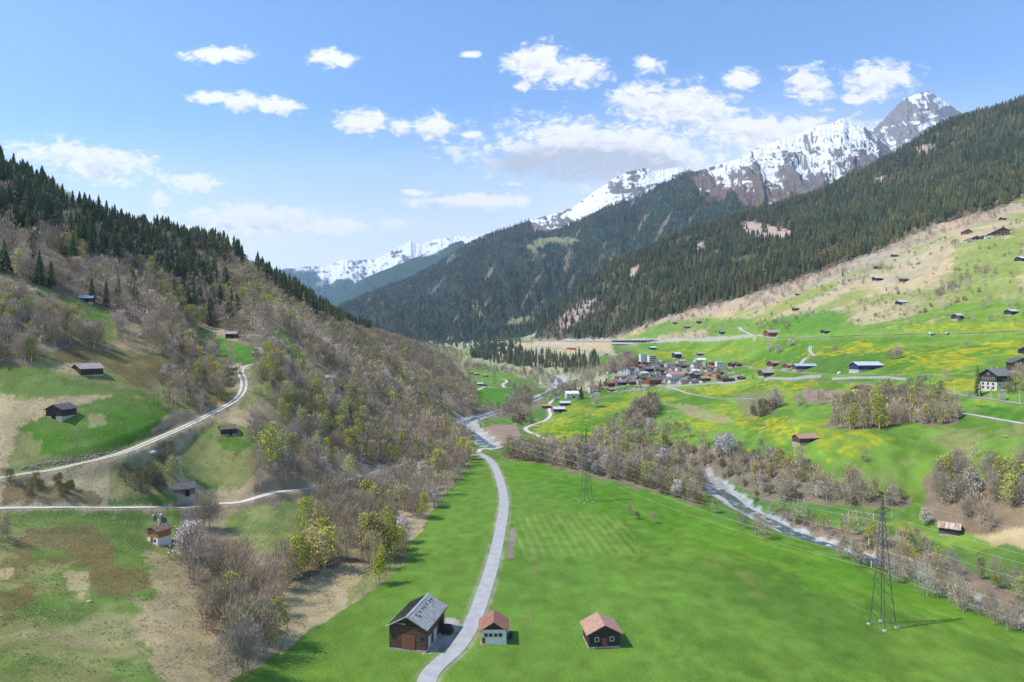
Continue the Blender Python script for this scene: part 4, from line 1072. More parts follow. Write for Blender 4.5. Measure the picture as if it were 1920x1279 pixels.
# ---- hand-placed trees: kind, column, row of the foot, height in photo pixels, label
SINGLE = [
 ('spruce', 8, 512, 66, 'broad dark spruce at the edge of the upper left meadow'),
 ('spruce', 74, 536, 68, 'tall dark spruce standing above the mossy strip with the blue-roofed barn'),
 ('spruce', 96, 542, 54, 'shorter spruce just behind the tall one above the blue-roofed barn'),
 ('spruce', 40, 495, 34, 'slim spruce among bare trees over the upper left meadow'),
 ('spruce', 172, 566, 46, 'narrow spruce right behind the blue-roofed barn'),
 ('spruce', 218, 578, 40, 'dark spruce on the wood edge below the blue-roofed barn'),
 ('spruce', 405, 712, 40, 'pointed spruce next to the pink-roofed barn where the track bends'),
 ('spruce', 541, 684, 34, 'round dark spruce on the green strip in the left wood'),
 ('spruce', 553, 690, 22, 'small spruce touching the round one on the green strip'),
 ('spruce', 627, 672, 22, 'lone small spruce in the grey wood above the clearing'),
 ('spruce', 682, 697, 28, 'lone pointed spruce in the middle of the grey wood'),
 ('spruce', 655, 797, 38, 'biggest dark spruce amid the lower grey wood'),
 ('spruce', 670, 800, 28, 'smaller spruce leaning on the biggest one in the lower wood'),
 ('spruce', 793, 768, 24, 'single small spruce near the river end of the wood'),
 ('spruce', 811, 760, 22, 'left one of two slender spruces close to the river'),
 ('spruce', 817, 761, 20, 'right one of two slender spruces close to the river'),
 ('spruce', 822, 682, 13, 'tiny spruce on the far shoulder of the left wood'),
 ('spruce', 850, 698, 12, 'tiny spruce low on the end of the left spur'),
 ('spruce', 1090, 749, 27, 'tall spruce beside the white farmhouse below the village'),
 ('spruce', 1079, 738, 20, 'spruce behind the white farmhouse below the village'),
 ('spruce', 1126, 731, 20, 'dark spruce left of the red-roofed village barn'),
 ('spruce', 1137, 722, 14, 'small spruce behind the red-roofed village barn'),
 ('spruce', 1325, 691, 15, 'dark spruce behind the white houses in the village'),
 ('spruce', 1363, 718, 13, 'slim spruce in front of the brown house at the village end'),
 ('spruce', 1388, 714, 13, 'broad spruce hiding the last dark hut of the village'),
 ('spruce', 1412, 710, 8, 'little dark bushy spruce past the end of the village'),
 ('spruce', 1396, 712, 6, 'tiny spruce right of the hut at the village end'),
 ('spruce', 1662, 546, 8, 'lone little spruce on the dry slope below the two small huts'),
 ('spruce', 1580, 519, 12, 'lone spruce on the dry bank beneath the big forest'),
 ('larch', 1833, 744, 62, 'tall feathery larch standing left of the three-storey house'),
 ('bud', 505, 880, 88, 'yellow-green birch with white stems, tallest near the hay barn'),
 ('bud', 524, 878, 70, 'second yellow-green birch right behind the tallest one'),
 ('bud', 549, 872, 60, 'slimmer yellow-green birch at the wood edge'),
 ('bud', 575, 1004, 72, 'bright lime birch just below the farm lane'),
 ('bud', 602, 1010, 58, 'paler budding tree right of the bright lime birch'),
 ('bud', 553, 1086, 84, 'lime-tipped birch above the straw-coloured bank'),
 ('bud', 577, 1072, 50, 'little lime shoot beside the lime-tipped birch'),
 ('bud', 688, 1046, 84, 'tall thin birch, first of the row over the valley field'),
 ('bud', 702, 1050, 88, 'tall thin birch, second of the row over the valley field'),
 ('bud', 722, 1052, 74, 'green-tipped birch, third of the row over the valley field'),
 ('bud', 736, 1054, 70, 'green-tipped birch nearest the field in the birch row'),
 ('bud', 445, 1182, 56, 'budding tree at the lowest edge of the left grove'),
 ('bud', 322, 893, 38, 'olive bush-like tree between the track and the farm lane'),
 ('bud', 590, 762, 58, 'wide yellow-green tree in the middle of the hillside wood'),
 ('bud', 653, 905, 52, 'pale budding tree above the farm lane in the wood'),
 ('bud', 820, 900, 58, 'budding tree by the upper tip of the valley field'),
 ('bud', 1240, 905, 24, 'short lime-green tree in front of the riverside wood'),
 ('bud', 1900, 935, 78, 'large lime-green tree behind the rusty barn'),
 ('bud', 1648, 806, 66, 'white-stemmed birch in the copse on the terrace'),
 ('bud', 1600, 806, 50, 'yellowish tree at the left of the terrace copse'),
 ('bud', 1768, 905, 50, 'yellow-green birch alone on the rough slope'),
 ('bush', 1160, 852, 10, 'small bright yellow bush within the riverside wood'),
 ('bud', 1787, 1120, 26, 'small golden willow on the river bank'),
 ('blossom', 350, 1052, 74, 'large white-blossoming cherry beside the chalet'),
 ('blossom', 376, 1046, 52, 'smaller white cherry merging with the large one'),
 ('blossom', 657, 702, 24, 'pale blossoming tree high in the left wood'),
 ('blossom', 723, 725, 30, 'whitish blossoming tree near the crest of the left wood'),
 ('blossom', 606, 893, 36, 'whitish blossoming tree just above the farm lane'),
 ('blossom', 1117, 764, 28, 'round white cherry on the meadow under the village'),
 ('blossom', 1184, 806, 22, 'slim white cherry at the foot of the grey poplar clump'),
 ('blossom', 1218, 818, 34, 'white-crowned tree in the upper edge of the riverside wood'),
 ('blossom', 1350, 858, 42, 'left one of two white blossoming trees over the gully'),
 ('blossom', 1366, 856, 44, 'right one of two white blossoming trees over the gully'),
 ('blossom', 1134, 882, 30, 'white blossoming tree by the middle pylon'),
 ('blossom', 1681, 674, 26, 'white cherry alone in the yellow meadow'),
 ('blossom', 1443, 660, 16, 'first of three white cherries under the red barn'),
 ('blossom', 1459, 663, 18, 'second of three white cherries under the red barn'),
 ('blossom', 1482, 650, 15, 'third white cherry, closest to the main road'),
 ('blossom', 1453, 766, 38, 'white blossoming tree on the hedge bank over the meadow'),
 ('blossom', 1497, 762, 16, 'tiny white cherry right of the hedge bank'),
 ('blossom', 1646, 803, 32, 'white cherry at the foot of the terrace copse'),
 ('blossom', 1799, 785, 18, 'white cherry where the terrace track starts'),
 ('blossom', 1788, 944, 40, 'white blossoming tree up the slope from the rusty barn'),
 ('blossom', 1822, 932, 46, 'wide whitish tree above the rusty barn'),
 ('blossom', 1865, 884, 20, 'small white cherry in the wood above the rusty barn'),
 ('blossom', 1735, 986, 34, 'thin white cherry left of the rusty barn'),
 ('blossom', 1879, 752, 22, 'white cherry in front of the three-storey house'),
 ('blossom', 1816, 744, 12, 'low white cherry beside the feathery larch'),
 ('bare', 1181, 966, 24, 'small bare shrub-tree standing in the big green field'),
 ('bush', 1195, 974, 15, 'round dark green bush in the big green field'),
 ('bare', 1225, 982, 24, 'thin bare sapling in the big green field'),
 ('bare', 1391, 992, 46, 'bare alder leaning over the river gravel'),
 ('bare', 1419, 1004, 40, 'left bare alder of the pair at the green pool'),
 ('bare', 1433, 1012, 44, 'right bare alder of the pair at the green pool'),
 ('bud', 1340, 962, 26, 'low green willow where the field meets the river'),
 ('bare', 1772, 716, 24, 'bare tree in the yellow field left of the larch'),
 ('bare', 1566, 664, 18, 'small bare tree beside the zigzag track'),
 ('bare', 1668, 676, 20, 'brownish tree touching the white cherry in the yellow meadow'),
 ('bare', 1813, 652, 14, 'greyish fruit tree on the yellow slope under the main road'),
 ('bush', 1904, 735, 34, 'round olive bush-tree right of the three-storey house'),
 ('bare', 1915, 722, 40, 'dark bare tree below the two brown barns'),
 ('bush', 265, 925, 50, 'bare bush beside the track junction left of the hut'),
 ('bush', 318, 868, 38, 'brown bush above the dark violet-roofed hut'),
]
# ------------------------------------------------------------------ buildings
WOODW = ('Z', .32, .55)
M['wood_dark'] = noise_mat('dark_weathered_wood', (.030,.024,.020), (.085,.066,.052), 1.4, .85, .5, wave=WOODW, stretch=(.4,.4,3))
M['wood_brown'] = noise_mat('brown_wood', (.085,.050,.034), (.15,.095,.062), 1.4, .85, .5, wave=WOODW, stretch=(.4,.4,3))
M['wood_grey'] = noise_mat('grey_wood', (.12,.10,.085), (.22,.19,.165), 1.4, .85, .5, wave=WOODW, stretch=(.4,.4,3))
M['wood_red'] = noise_mat('red_wood', (.20,.065,.040), (.31,.11,.07), 1.4, .85, .4, wave=WOODW, stretch=(.4,.4,3))
M['wood_orange'] = noise_mat('honey_wood', (.36,.15,.05), (.52,.25,.09), 1.4, .8, .4, wave=WOODW, stretch=(.4,.4,3))
M['blue_board'] = noise_mat('blue_sheet_wall', (.025,.04,.10), (.045,.065,.15), 1, .6, .3, wave=('X', .5, .5))
M['white'] = noise_mat('white_plaster', (.66,.65,.61), (.78,.77,.74), .6, .9)
M['cream'] = noise_mat('cream_plaster', (.55,.50,.41), (.68,.63,.52), .6, .9)
M['salmon'] = noise_mat('salmon_plaster', (.50,.24,.16), (.60,.31,.21), .6, .9)
M['greywall'] = noise_mat('grey_plaster', (.38,.37,.35), (.50,.49,.46), .6, .9)
M['stone'] = noise_mat('rough_stone', (.30,.26,.22), (.52,.46,.40), 1.6, .95, .6, .1)
M['r_grey'] = noise_mat('grey_tile_roof', (.15,.145,.145), (.27,.26,.26), 1.1, .8, .5, wave=('X', .45, .35))
M['r_slate'] = noise_mat('violet_slate_roof', (.085,.075,.085), (.17,.15,.165), 1.3, .8, .5, wave=('X', .45, .35))
M['r_stone'] = noise_mat('old_fibre_cement_roof', (.23,.225,.22), (.40,.39,.375), 1.0, .85, .5, wave=('Y', .6, .35))
M['r_metal'] = noise_mat('pale_metal_roof', (.50,.52,.56), (.66,.68,.72), .5, .45, .3, wave=('X', .6, .3), metallic=.1)
M['r_blue'] = noise_mat('bluish_metal_roof', (.36,.43,.56), (.52,.60,.74), .5, .45, .3, wave=('X', .6, .3), metallic=.1)
M['r_brown'] = noise_mat('brown_tile_roof', (.13,.085,.065), (.23,.16,.125), 1.2, .85, .5, wave=('X', .45, .35))
M['r_red'] = noise_mat('red_tile_roof', (.25,.105,.075), (.37,.19,.14), 1.2, .85, .5, wave=('X', .45, .35))
M['r_salmon'] = noise_mat('faded_salmon_roof', (.36,.20,.14), (.50,.31,.23), 1.2, .85, .5, wave=('X', .45, .35))
M['r_pink'] = noise_mat('pinkish_weathered_roof', (.30,.24,.22), (.47,.40,.37), 1.2, .85, .5, wave=('X', .45, .35))
M['r_white'] = noise_mat('white_roof', (.66,.67,.69), (.80,.81,.82), .5, .7)
M['r_rust'] = noise_mat('rust_streaked_sheet_roof', (.62,.58,.52), (.33,.13,.05), .9, .6, .4, wave=('X', .8, .4), stretch=(1.6,.25,.25))
M['solar'] = noise_mat('solar_panel', (.012,.014,.024), (.022,.026,.045), .8, .12, .2, wave=('X', 1.1, .7), spec=.6)
M['glass'] = noise_mat('window_glass', (.015,.018,.022), (.05,.055,.06), 1, .1, spec=.6)
M['frame'] = noise_mat('painted_frame', (.60,.58,.54), (.72,.70,.66), 1, .7)
M['door_wood'] = noise_mat('door_wood', (.17,.07,.045), (.26,.11,.07), 2, .8)
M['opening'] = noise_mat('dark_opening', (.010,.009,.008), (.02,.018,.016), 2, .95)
M['metal'] = noise_mat('galvanised_steel', (.085,.115,.09), (.15,.18,.15), 1.5, .55, metallic=.4)
M['concrete'] = noise_mat('pale_concrete', (.42,.40,.36), (.58,.55,.50), .6, .9)
M['insul'] = noise_mat('pale_insulator', (.55,.56,.55), (.7,.71,.7), 2, .4)
M['wire'] = noise_mat('aluminium_wire', (.42,.43,.41), (.52,.53,.5), 1, .5)
M['redpaint'] = noise_mat('red_train_paint', (.50,.03,.03), (.58,.05,.045), .5, .35)
M['whitepaint'] = noise_mat('white_car_paint', (.70,.70,.70), (.78,.78,.78), 1, .3, spec=.5)
M['darkpaint'] = noise_mat('dark_car_paint', (.02,.022,.026), (.03,.032,.038), 1, .3, spec=.5)
M['rubber'] = noise_mat('rubber', (.015,.015,.015), (.025,.025,.025), 2, .9)
M['pole_wood'] = noise_mat('pole_wood', (.20,.17,.14), (.32,.28,.24), 1.5, .9)

class MB:
    def __init__(s): s.V = []; s.F = []
    def box(s, x0, x1, y0, y1, z0, z1):
        o = len(s.V)
        s.V += [(x, y, z) for z in (z0, z1) for y in (y0, y1) for x in (x0, x1)]
        s.F += [tuple(o+i for i in f) for f in ((0,2,3,1),(4,5,7,6),(0,1,5,4),(2,6,7,3),(0,4,6,2),(1,3,7,5))]
        return s
    def poly(s, pts): o = len(s.V); s.V += list(pts); s.F.append(tuple(range(o, o+len(pts)))); return s
    def prism(s, prof, a0, a1, axis='X'):
        """profile of (b, z) points extruded along axis from a0 to a1"""
        o = len(s.V); n = len(prof)
        for a in (a0, a1): s.V += [((a, b, z) if axis == 'X' else (b, a, z)) for b, z in prof]
        s.F.append(tuple(o+i for i in range(n-1, -1, -1))); s.F.append(tuple(o+n+i for i in range(n)))
        for i in range(n):
            j = (i+1) % n; s.F.append((o+i, o+j, o+n+j, o+n+i))
        return s
    def bar(s, p, q, r, n=4):
        p = Vector(p); q = Vector(q); d = (q-p).normalized()
        a = d.cross(Vector((.31, .2, .93)) if abs(d.z) < .95 else Vector((1, 0, 0))).normalized(); b = d.cross(a); o = len(s.V)
        for c in (p, q):
            for k in range(n): t = 2*math.pi*(k+.5)/n; s.V.append(tuple(c+a*r*math.cos(t)+b*r*math.sin(t)))
        for k in range(n): s.F.append((o+k, o+(k+1) % n, o+n+(k+1) % n, o+n+k))
        s.F.append(tuple(o+k for k in range(n-1, -1, -1))); s.F.append(tuple(o+n+k for k in range(n)))
        return s
    def build(s, name, mat, parent=None):
        me = bpy.data.meshes.new(name); me.from_pydata(s.V, [], s.F)
        me.materials.append(M[mat] if isinstance(mat, str) else mat)
        bm_fix(me)
        return link(name, me, parent)
def bm_fix(me):
    import bmesh
    bm = bmesh.new(); bm.from_mesh(me); bmesh.ops.recalc_face_normals(bm, faces=bm.faces); bm.to_mesh(me); bm.free()

def empty(name, loc, rz=0):
    o = bpy.data.objects.new(name, None); col.objects.link(o); o.location = loc; o.rotation_euler = (0, 0, rz); o.empty_display_size = 1
    return o

KEEP = []
def building(name, loc, rz, w, l, h, rise, wall, roof, base='stone', hb=.9, over=.55, label='', cat='', group=None, wins=(), doors=(), chim=0, deep=2.2, flat=False, ot=None, gable=None):
    """ridge along local X (length l), gable width w, eaves h above the base; wins: (side, pos, z, w, h), side in N S E W"""
    root = empty(name, loc, rz); tag(root, label, cat, group)
    KEEP.append((loc[0], loc[1], max(w, l)*.62+1.5))
    W2, L2 = w/2, l/2; ot = ot or over
    if base: MB().box(-L2-.06, L2+.06, -W2-.06, W2+.06, -deep, hb).build('foundation', base, root)
    else: hb = -deep
    if flat:
        MB().box(-L2, L2, -W2, W2, hb, h).build('wall', wall, root)
        MB().box(-L2-.3, L2+.3, -W2-.3, W2+.3, h, h+.35).build('roof', roof, root)
    else:
        e = .003
        MB().prism([(-W2, hb), (W2, hb), (W2, h), (0, h+rise), (-W2, h)], -L2, L2).build('wall', wall, root)
        sl = rise/W2; t = .2
        rf = MB()
        for s in (-1, 1):
            prof = [(0, h+rise+.03), (s*(W2+over), h-sl*over+.03), (s*(W2+over), h-sl*over+.03+t), (0, h+rise+.03+t)]
            rf.prism(prof, -L2-ot, L2+ot)
        ro = rf.build('roof', roof, root)
        for c in range(chim):
            x = (-.18+.36*c/max(1, chim-1))*l if chim > 1 else .15*l
            MB().box(x-.35, x+.35, .5, 1.2, h+rise*.55, h+rise+.95).build('chimney', 'stone', ro)
    if gable:
        for s in (-1, 1):
            MB().prism([(-W2*.93, h+.05), (W2*.93, h+.05), (0, h+rise-.12)], s*(L2+.004), s*(L2+.06)).build('gable_boarding', gable, root)
    for (sd, p, z, ww, hh) in wins:
        m = MB(); f = MB()
        if sd in 'NS':
            s = 1 if sd == 'N' else -1; a, b = sorted((s*(W2+.002), s*(W2+.05))); a2, b2 = sorted((s*(W2+.045), s*(W2+.075)))
            f.box(p-ww/2-.12, p+ww/2+.12, a, b, z-.12, z+hh+.12); m.box(p-ww/2, p+ww/2, a2, b2, z, z+hh)
        else:
            s = 1 if sd == 'E' else -1; q = L2+(.06 if gable else 0); a, b = sorted((s*(q+.002), s*(q+.05))); a2, b2 = sorted((s*(q+.045), s*(q+.075)))
            f.box(a, b, p-ww/2-.12, p+ww/2+.12, z-.12, z+hh+.12); m.box(a2, b2, p-ww/2, p+ww/2, z, z+hh)
        wo = f.build('window', 'frame', root); m.build('pane', 'glass', wo)
    for (sd, p, z, ww, hh, mt) in doors:
        m = MB(); q = (W2 if sd in 'NS' else L2)+(.07 if base else 0); s = 1 if sd in 'NE' else -1; a, b = sorted((s*(q+.002), s*(q+.06)))
        if sd in 'NS': m.box(p-ww/2, p+ww/2, a, b, z, z+hh)
        else: m.box(a, b, p-ww/2, p+ww/2, z, z+hh)
        m.build('door', mt, root)
    return root

def place(px, py, wpx, ratio, rz):
    """size and position of a building whose foot shows at a photo pixel"""
    g = hit(px, py); c, s = abs(math.cos(rz)), abs(math.sin(rz))
    w = wpx*g.y/F/(ratio*c+s); l = ratio*w
    dep = (ratio*w*s+w*c)/2
    v = Vector((g.x, g.y, 0)).normalized()
    p = Vector((g.x, g.y, 0))+v*dep*.92
    return (p.x, p.y, g.z+.05), w, l

def hut(px, py, wpx, ratio, deg, wall, roof, label, cat='barn', name=None, hk=.55, rise=.26, base='stone', hb=.12, wins=0, chim=0, over=.09, doors=1, group=None, gable=None, hmin=0, **kw):
    rz = R(deg); loc, w, l = place(px, py, wpx, ratio, rz)
    h = max(w*hk, hmin); ws = []
    nfl = max(1, int(h/2.9)); hbz = max(.25, w*hb)
    if wins:
        for fl in range(nfl):
            z = hbz+.9+fl*2.75 if base not in ('white', 'cream') or fl == 0 or True else 0
            if z+1.2 > h: break
            n = max(2, int(l/3.2))
            for k in range(n): ws.append(('S', -l/2+l*(k+.5)/n, z, 1.0, 1.15))
            n2 = max(2, int(w/3.2)); side = 'W' if math.sin(rz) < .3 else 'W'
            for k in range(n2): ws.append((side, -w/2+w*(k+.5)/n2, z, 1.0, 1.15))
    ds = []
    if doors:
        if deg > 40: ds = [('W', 0, hbz+.02 if base is None else .1, min(1.6, w*.3), min(2.0, h*.7), 'opening')]
        else: ds = [('S', l*.12, .1, min(2.4, l*.2), min(2.1, h*.7), 'opening')]
    b = building(name or cat, loc, rz, w, l, h, w*rise, wall, roof, base, hbz, max(.35, w*over), label, cat, group, ws, ds, chim, gable=gable, **kw)
    return b

# ---- left hillside
hut(115, 789, 36, 1.15, 84, 'wood_dark', 'r_slate', 'dark square hay barn on a pale stone base in the middle of the left meadow', hk=.62, hb=.22)
hut(164, 708, 47, 1.35, 62, 'wood_dark', 'r_pink', 'dark barn with a pinkish roof standing in the brown-streaked meadow', hk=.5, hb=.1)
hut(163, 569, 26, 1.25, 18, 'wood_dark', 'r_blue', 'small barn with a pale blue metal roof high on the left slope', hk=.55)
hut(435, 636, 22, 1.3, 8, 'wood_dark', 'r_pink', 'barn with a pale pink roof at the top of the narrow green strip', hk=.6)
hut(482, 671, 21, 1.2, 25, 'wood_dark', 'r_pink', 'brown barn beside the upper end of the rutted track', hk=.55)
hut(429, 698, 26, 1.5, 14, 'wood_dark', 'r_metal', 'light-roofed barn behind the pointed spruce at the bend of the track', hk=.45)
hut(427, 820, 35, 1.15, 32, 'wood_dark', 'r_brown', 'dark hay barn with a brownish roof on a white base below the rutted track', hk=.6, hb=.16)
hut(343, 936, 48, 1.15, 38, 'wood_grey', 'r_slate', 'weathered barn with a violet slate roof just above the farm lane', hk=.5, hb=.1)
hut(620, 716, 20, 1.3, 12, 'wood_dark', 'r_metal', 'barn with a pale roof in the small clearing of the left wood')
hut(716, 647, 10, 1.3, 5, 'wood_dark', 'r_pink', 'tiny hut near the skyline shoulder of the left wood', doors=0)
# chalet with terrace
rz = R(66); loc, w, l = place(299, 1024, 34, 1.15, rz)
ch = building('chalet', loc, rz, w*1.08, l, 4.5, w*.22, 'wood_orange', 'r_brown', 'white', 2.2, .7, 'little chalet with honey-coloured timber over a white ground floor and terrace', 'chalet',
    wins=[('W', -.9, 3.0, .7, .8), ('W', .8, 3.0, .7, .8), ('W', 2.0, 3.0, .6, .8), ('N', -1.5, 3.2, .9, .9)], doors=[('W', .4, .35, 1.0, 2.0, 'door_wood'), ('W', -.9, 1.0, .8, .9, 'glass')], chim=1)
tr = MB().box(-l/2-1.0, l/2-1.5, w/2+.1, w/2+3.6, -2.2, .9).build('terrace', 'white', ch)
MB().box(-l/2-1.0, l/2-1.5, w/2+3.5, w/2+3.6, .9, 1.6).build('parapet', 'white', tr)
g = hit(290, 978); sh = empty('stone_cellar', (g.x, g.y+1.5, g.z), R(15)); tag(sh, 'little roofless stone cellar above the chalet', 'cellar')
MB().box(-1.3, -.9, -1.5, 1.5, -1, 1.7).box(.9, 1.3, -1.5, 1.5, -1, 1.7).box(-.9, .9, 1.2, 1.5, -1, 1.6).build('wall', 'greywall', sh)
MB().box(-.9, .9, -1.3, 1.2, -.6, .15).build('floor_slab', 'greywall', sh)
KEEP.append((g.x, g.y, 4))

# ---- foreground barns at the lane
bb = building('large_barn', (-22.8, 165.0, .035), R(77.5), 9.0, 13.6, 5.7, 2.35, 'wood_brown', 'r_stone', 'stone', .5, .7, 'large grey-roofed barn with solar panels beside the lane', 'barn',
    doors=[('W', -.3, .6, 3.2, 3.2, 'door_wood'), ('S', -4.5, .6, 2.2, 2.6, 'greywall'), ('S', -.5, .6, 2.2, 2.6, 'greywall'), ('S', 3.8, .6, 2.6, 3.0, 'opening')], ot=.8)
sl_ = 2.35/4.5
for k in range(3):
    x0 = -6.9+k*4.75
    m = MB(); m.prism([(.35, 8.30-.35*sl_), (4.9, 8.30-4.9*sl_), (4.9, 8.38-4.9*sl_), (.35, 8.38-.35*sl_)], x0, x0+4.5); m.build('solar_panel', 'solar', bb)
rg = MB(); rg.prism([(-.28, 8.22), (.28, 8.22), (0, 8.42)], -7.6, 7.6); rg.build('ridge_cap', 'r_metal', bb)
vm = [(-4.6, -1.2), (-4.2, -2.0), (-2.4, -1.3), (-.6, -1.3), (.6, -1.4), (2.4, -1.2), (4.3, -1.3), (5.6, -1.4)]
for (x, y) in vm:
    z = 8.28+y*sl_; MB().prism([(-.22, 0), (.22, 0), (.22, .12), (-.22, .3)], -.25, .25).build('roof_vent', 'r_slate', bb).location = (x, y, z+.0)
MB().box(-6.86, -6.80, .55, 3.0, 6.1, 6.35).build('gable_hatch', 'white', bb)
MB().prism([(-4.2, 5.75), (4.2, 5.75), (0, 7.85)], -6.86, -6.81).build('gable_boarding', 'wood_dark', bb)
for s in (-1, 1):
    MB().bar((-7.5, s*5.28, 5.36), (7.5, s*5.28, 5.36), .09, 8).build('gutter', 'metal', bb)
    MB().bar((7.0, s*4.62, 5.2), (7.0, s*4.62, 0), .06, 6).build('downpipe', 'metal', bb)
for y in (-3.6, 3.4): MB().box(-6.88, -6.82, y-.5, y+.5, 2.6, 3.6).build('window', 'glass', bb)
lg = empty('log_pile', (-16.2, 168.5, .0), R(77)); tag(lg, 'dark stack of logs and gear at the back corner of the large barn', 'log pile')
m = MB()
for r_ in range(4):
    for c_ in range(7-r_): m.bar((-1.2, -1.5+c_*.48+r_*.24, .35+r_*.42), (1.2, -1.5+c_*.48+r_*.24, .35+r_*.42), .23, 7)
m.build('logs', 'wood_dark', lg)
s1 = building('garage', (-4.4, 165.0, .035), R(91), 6.0, 6.4, 3.5, 1.9, 'white', 'r_red', 'white', .4, .7, 'small white building with a red tile roof right of the lane', 'garage', gable='wood_dark',
    wins=[('W', -1.6, 1.9, .8, .8), ('W', -.5, 1.9, .8, .8), ('W', .7, 1.9, .8, .8), ('W', 1.8, 1.9, .8, .8)], doors=[('W', 2.4, .4, .8, 1.3, 'door_wood')])
tn = MB(); tn.bar((0, 0, 0), (0, 0, 1.5), .55, 12); to = tn.build('water_barrel', M['blue_board'], None); to.location = (-.3, 165.4, .1); tag(to, 'small round water barrel at the side of the red-roofed garage', 'barrel')
s2 = building('shed', (21.3, 163.2, .05), R(96), 7.4, 6.6, 3.6, 1.85, 'wood_dark', 'r_salmon', 'stone', .4, .7, 'shed with a faded brown-pink roof at the lower edge of the green field', 'shed',
    wins=[('W', -1.8, 1.7, .8, .8), ('W', 1.8, 1.7, .8, .8)], doors=[('W', 0, .4, 1.2, 2.0, 'door_wood')])

# ---- right side, near to far
hut(1781, 1008, 43, 1.2, 142, 'wood_dark', 'r_rust', 'dark barn with a rust-streaked metal roof on the riverside meadow', hk=.55, hb=.12)
hut(1510, 834, 44, 1.75, 12, 'wood_brown', 'r_salmon', 'long low barn with a faded pink roof by the dandelion patch above the river wood', hk=.5, over=.08)
loc, w, l = place(1862, 737, 60, 1.3, R(28))
building('tall_house', (hit(1858, 736).x+7, hit(1858, 736).y+6, hit(1858, 736).z), R(24), 8.6, 13.5, 8.6, 2.9, 'wood_dark', 'r_grey', 'cream', 5.0, .9, 'three-storey house, white below and dark timber above, with grey roof', 'house',
    wins=[('W', p, z, .9, 1.3) for z in (1.4, 3.4) for p in (-2.5, 0, 2.5)]+[('W', p, 6.0, .9, 1.2) for p in (-2.5, -.8, .8, 2.5)]+[('W', 0, 8.7, .9, .9)]+[('S', p, 3.2, .9, 1.2) for p in (-4.5, -1.5, 1.5, 4.5)], chim=2, doors=[('S', 0, .2, 1.1, 2.1, 'door_wood')])
hut(1912, 700, 44, 1.2, 70, 'wood_brown', 'r_slate', 'brown barn at the right photo edge just above the lane', hk=.6, hb=.1)
hut(1921, 666, 26, 1.2, 60, 'wood_dark', 'r_grey', 'dark barn cut by the photo edge, uphill from the brown one', hk=.6)
hut(1618, 742, 40, 1.45, 28, 'cream', 'r_red', 'stable with a red-brown roof and pale walls behind the terrace copse', gable='wood_dark', hk=.5)
hut(1623, 697, 52, 1.75, 8, 'blue_board', 'r_metal', 'big barn with blue-black walls and pale metal roof by the lane', hk=.42, rise=.2, base='concrete', hb=.1)
hut(1508, 695, 40, 2.6, 4, 'wood_brown', 'r_blue', 'long barn with a bluish roof at the foot of the zigzag track', hk=.55, rise=.22)
hut(1477, 693, 22, 1.3, 40, 'wood_red', 'r_pink', 'reddish shed joined to the left of the long blue-roofed barn', cat='shed', hk=.5)
hut(1450, 690, 24, 1.3, 30, 'wood_brown', 'r_salmon', 'brown barn with salmon roof left of the reddish shed', hk=.55)
hut(1437, 708, 28, 1.4, 16, 'wood_brown', 'r_pink', 'barn with a light pinkish roof below the lane, near the terraced wall', hk=.5)
hut(1384, 688, 12, 1.3, 15, 'wood_dark', 'r_brown', 'little dark hut on the lane just outside the village')
hut(1448, 633, 30, 1.6, 15, 'wood_red', 'r_pink', 'bright red farm building under the main road bend', cat='farm building', hk=.55)
hut(1547, 627, 16, 1.3, 22, 'wood_dark', 'r_grey', 'small dark barn standing just above the main road')
hut(1795, 603, 21, 1.3, 24, 'wood_dark', 'r_metal', 'dark barn with a pale high stone base above the parked van', hb=.32, hk=.8)
hut(1896, 592, 23, 1.4, 18, 'wood_dark', 'r_metal', 'black-brown barn with light roof near the right edge above the main road')
hut(1689, 573, 18, 1.4, 14, 'wood_dark', 'r_metal', 'barn with a thin light roof amid the scrub of the rocky hummock')
hut(1695, 530, 14, 1.4, 6, 'wood_dark', 'r_brown', 'brown hut on the dry slope, right of a level pair')
hut(1645, 528, 17, 1.4, 12, 'wood_dark', 'r_metal', 'hut with a light roof on the dry slope, left of a level pair')
hut(1646, 506, 13, 1.4, 14, 'wood_dark', 'r_brown', 'little brown hut a short way uphill from the pair on the dry slope')
hut(1677, 483, 12, 1.4, 12, 'wood_dark', 'r_pink', 'topmost tiny hut close under the big forest edge')
hut(1914, 492, 22, 1.4, 24, 'wood_dark', 'r_white', 'black hut with a whitish roof at the right edge under the hamlet')
hut(1880, 414, 13, 1.3, 26, 'wood_dark', 'r_metal', 'highest hut of all, above the hamlet beside the scrub')
hut(1492, 584, 12, 1.4, 10, 'wood_dark', 'r_brown', 'small hut over the wooded hummock near the red farm building')
hut(1496, 555, 9, 1.4, 10, 'wood_dark', 'r_pink', 'tiny hut on the dry slope straight over the wooded hummock')
hut(1355, 628, 12, 1.3, 5, 'wood_dark', 'r_grey', 'hut in the small yellow patch above the main road')
hut(1289, 617, 14, 1.7, 5, 'wood_grey', 'r_pink', 'greyish long hut in the green slope over the galleried road')
hut(1311, 608, 11, 1.3, 20, 'wood_brown', 'r_brown', 'little brown hut uphill right of the greyish long one')
hut(1266, 609, 9, 1.3, 10, 'wood_dark', 'r_grey', 'tiny dark hut uphill left of the greyish long one')
hut(1213, 616, 8, 1.3, 10, 'wood_dark', 'r_grey', 'tiny hut at the lower tip of the big spruce forest')
hut(1224, 657, 13, 1.4, 14, 'wood_dark', 'r_metal', 'white-roofed hut on the meadow over the apartment block')
hut(1313, 668, 13, 1.6, 4, 'wood_brown', 'r_pink', 'brown hay hut alone in the green slope above the village')
hut(1269, 673, 17, 1.2, 20, 'wood_dark', 'r_metal', 'barn on stilts with light roof at the upper edge of the village', hk=.75)
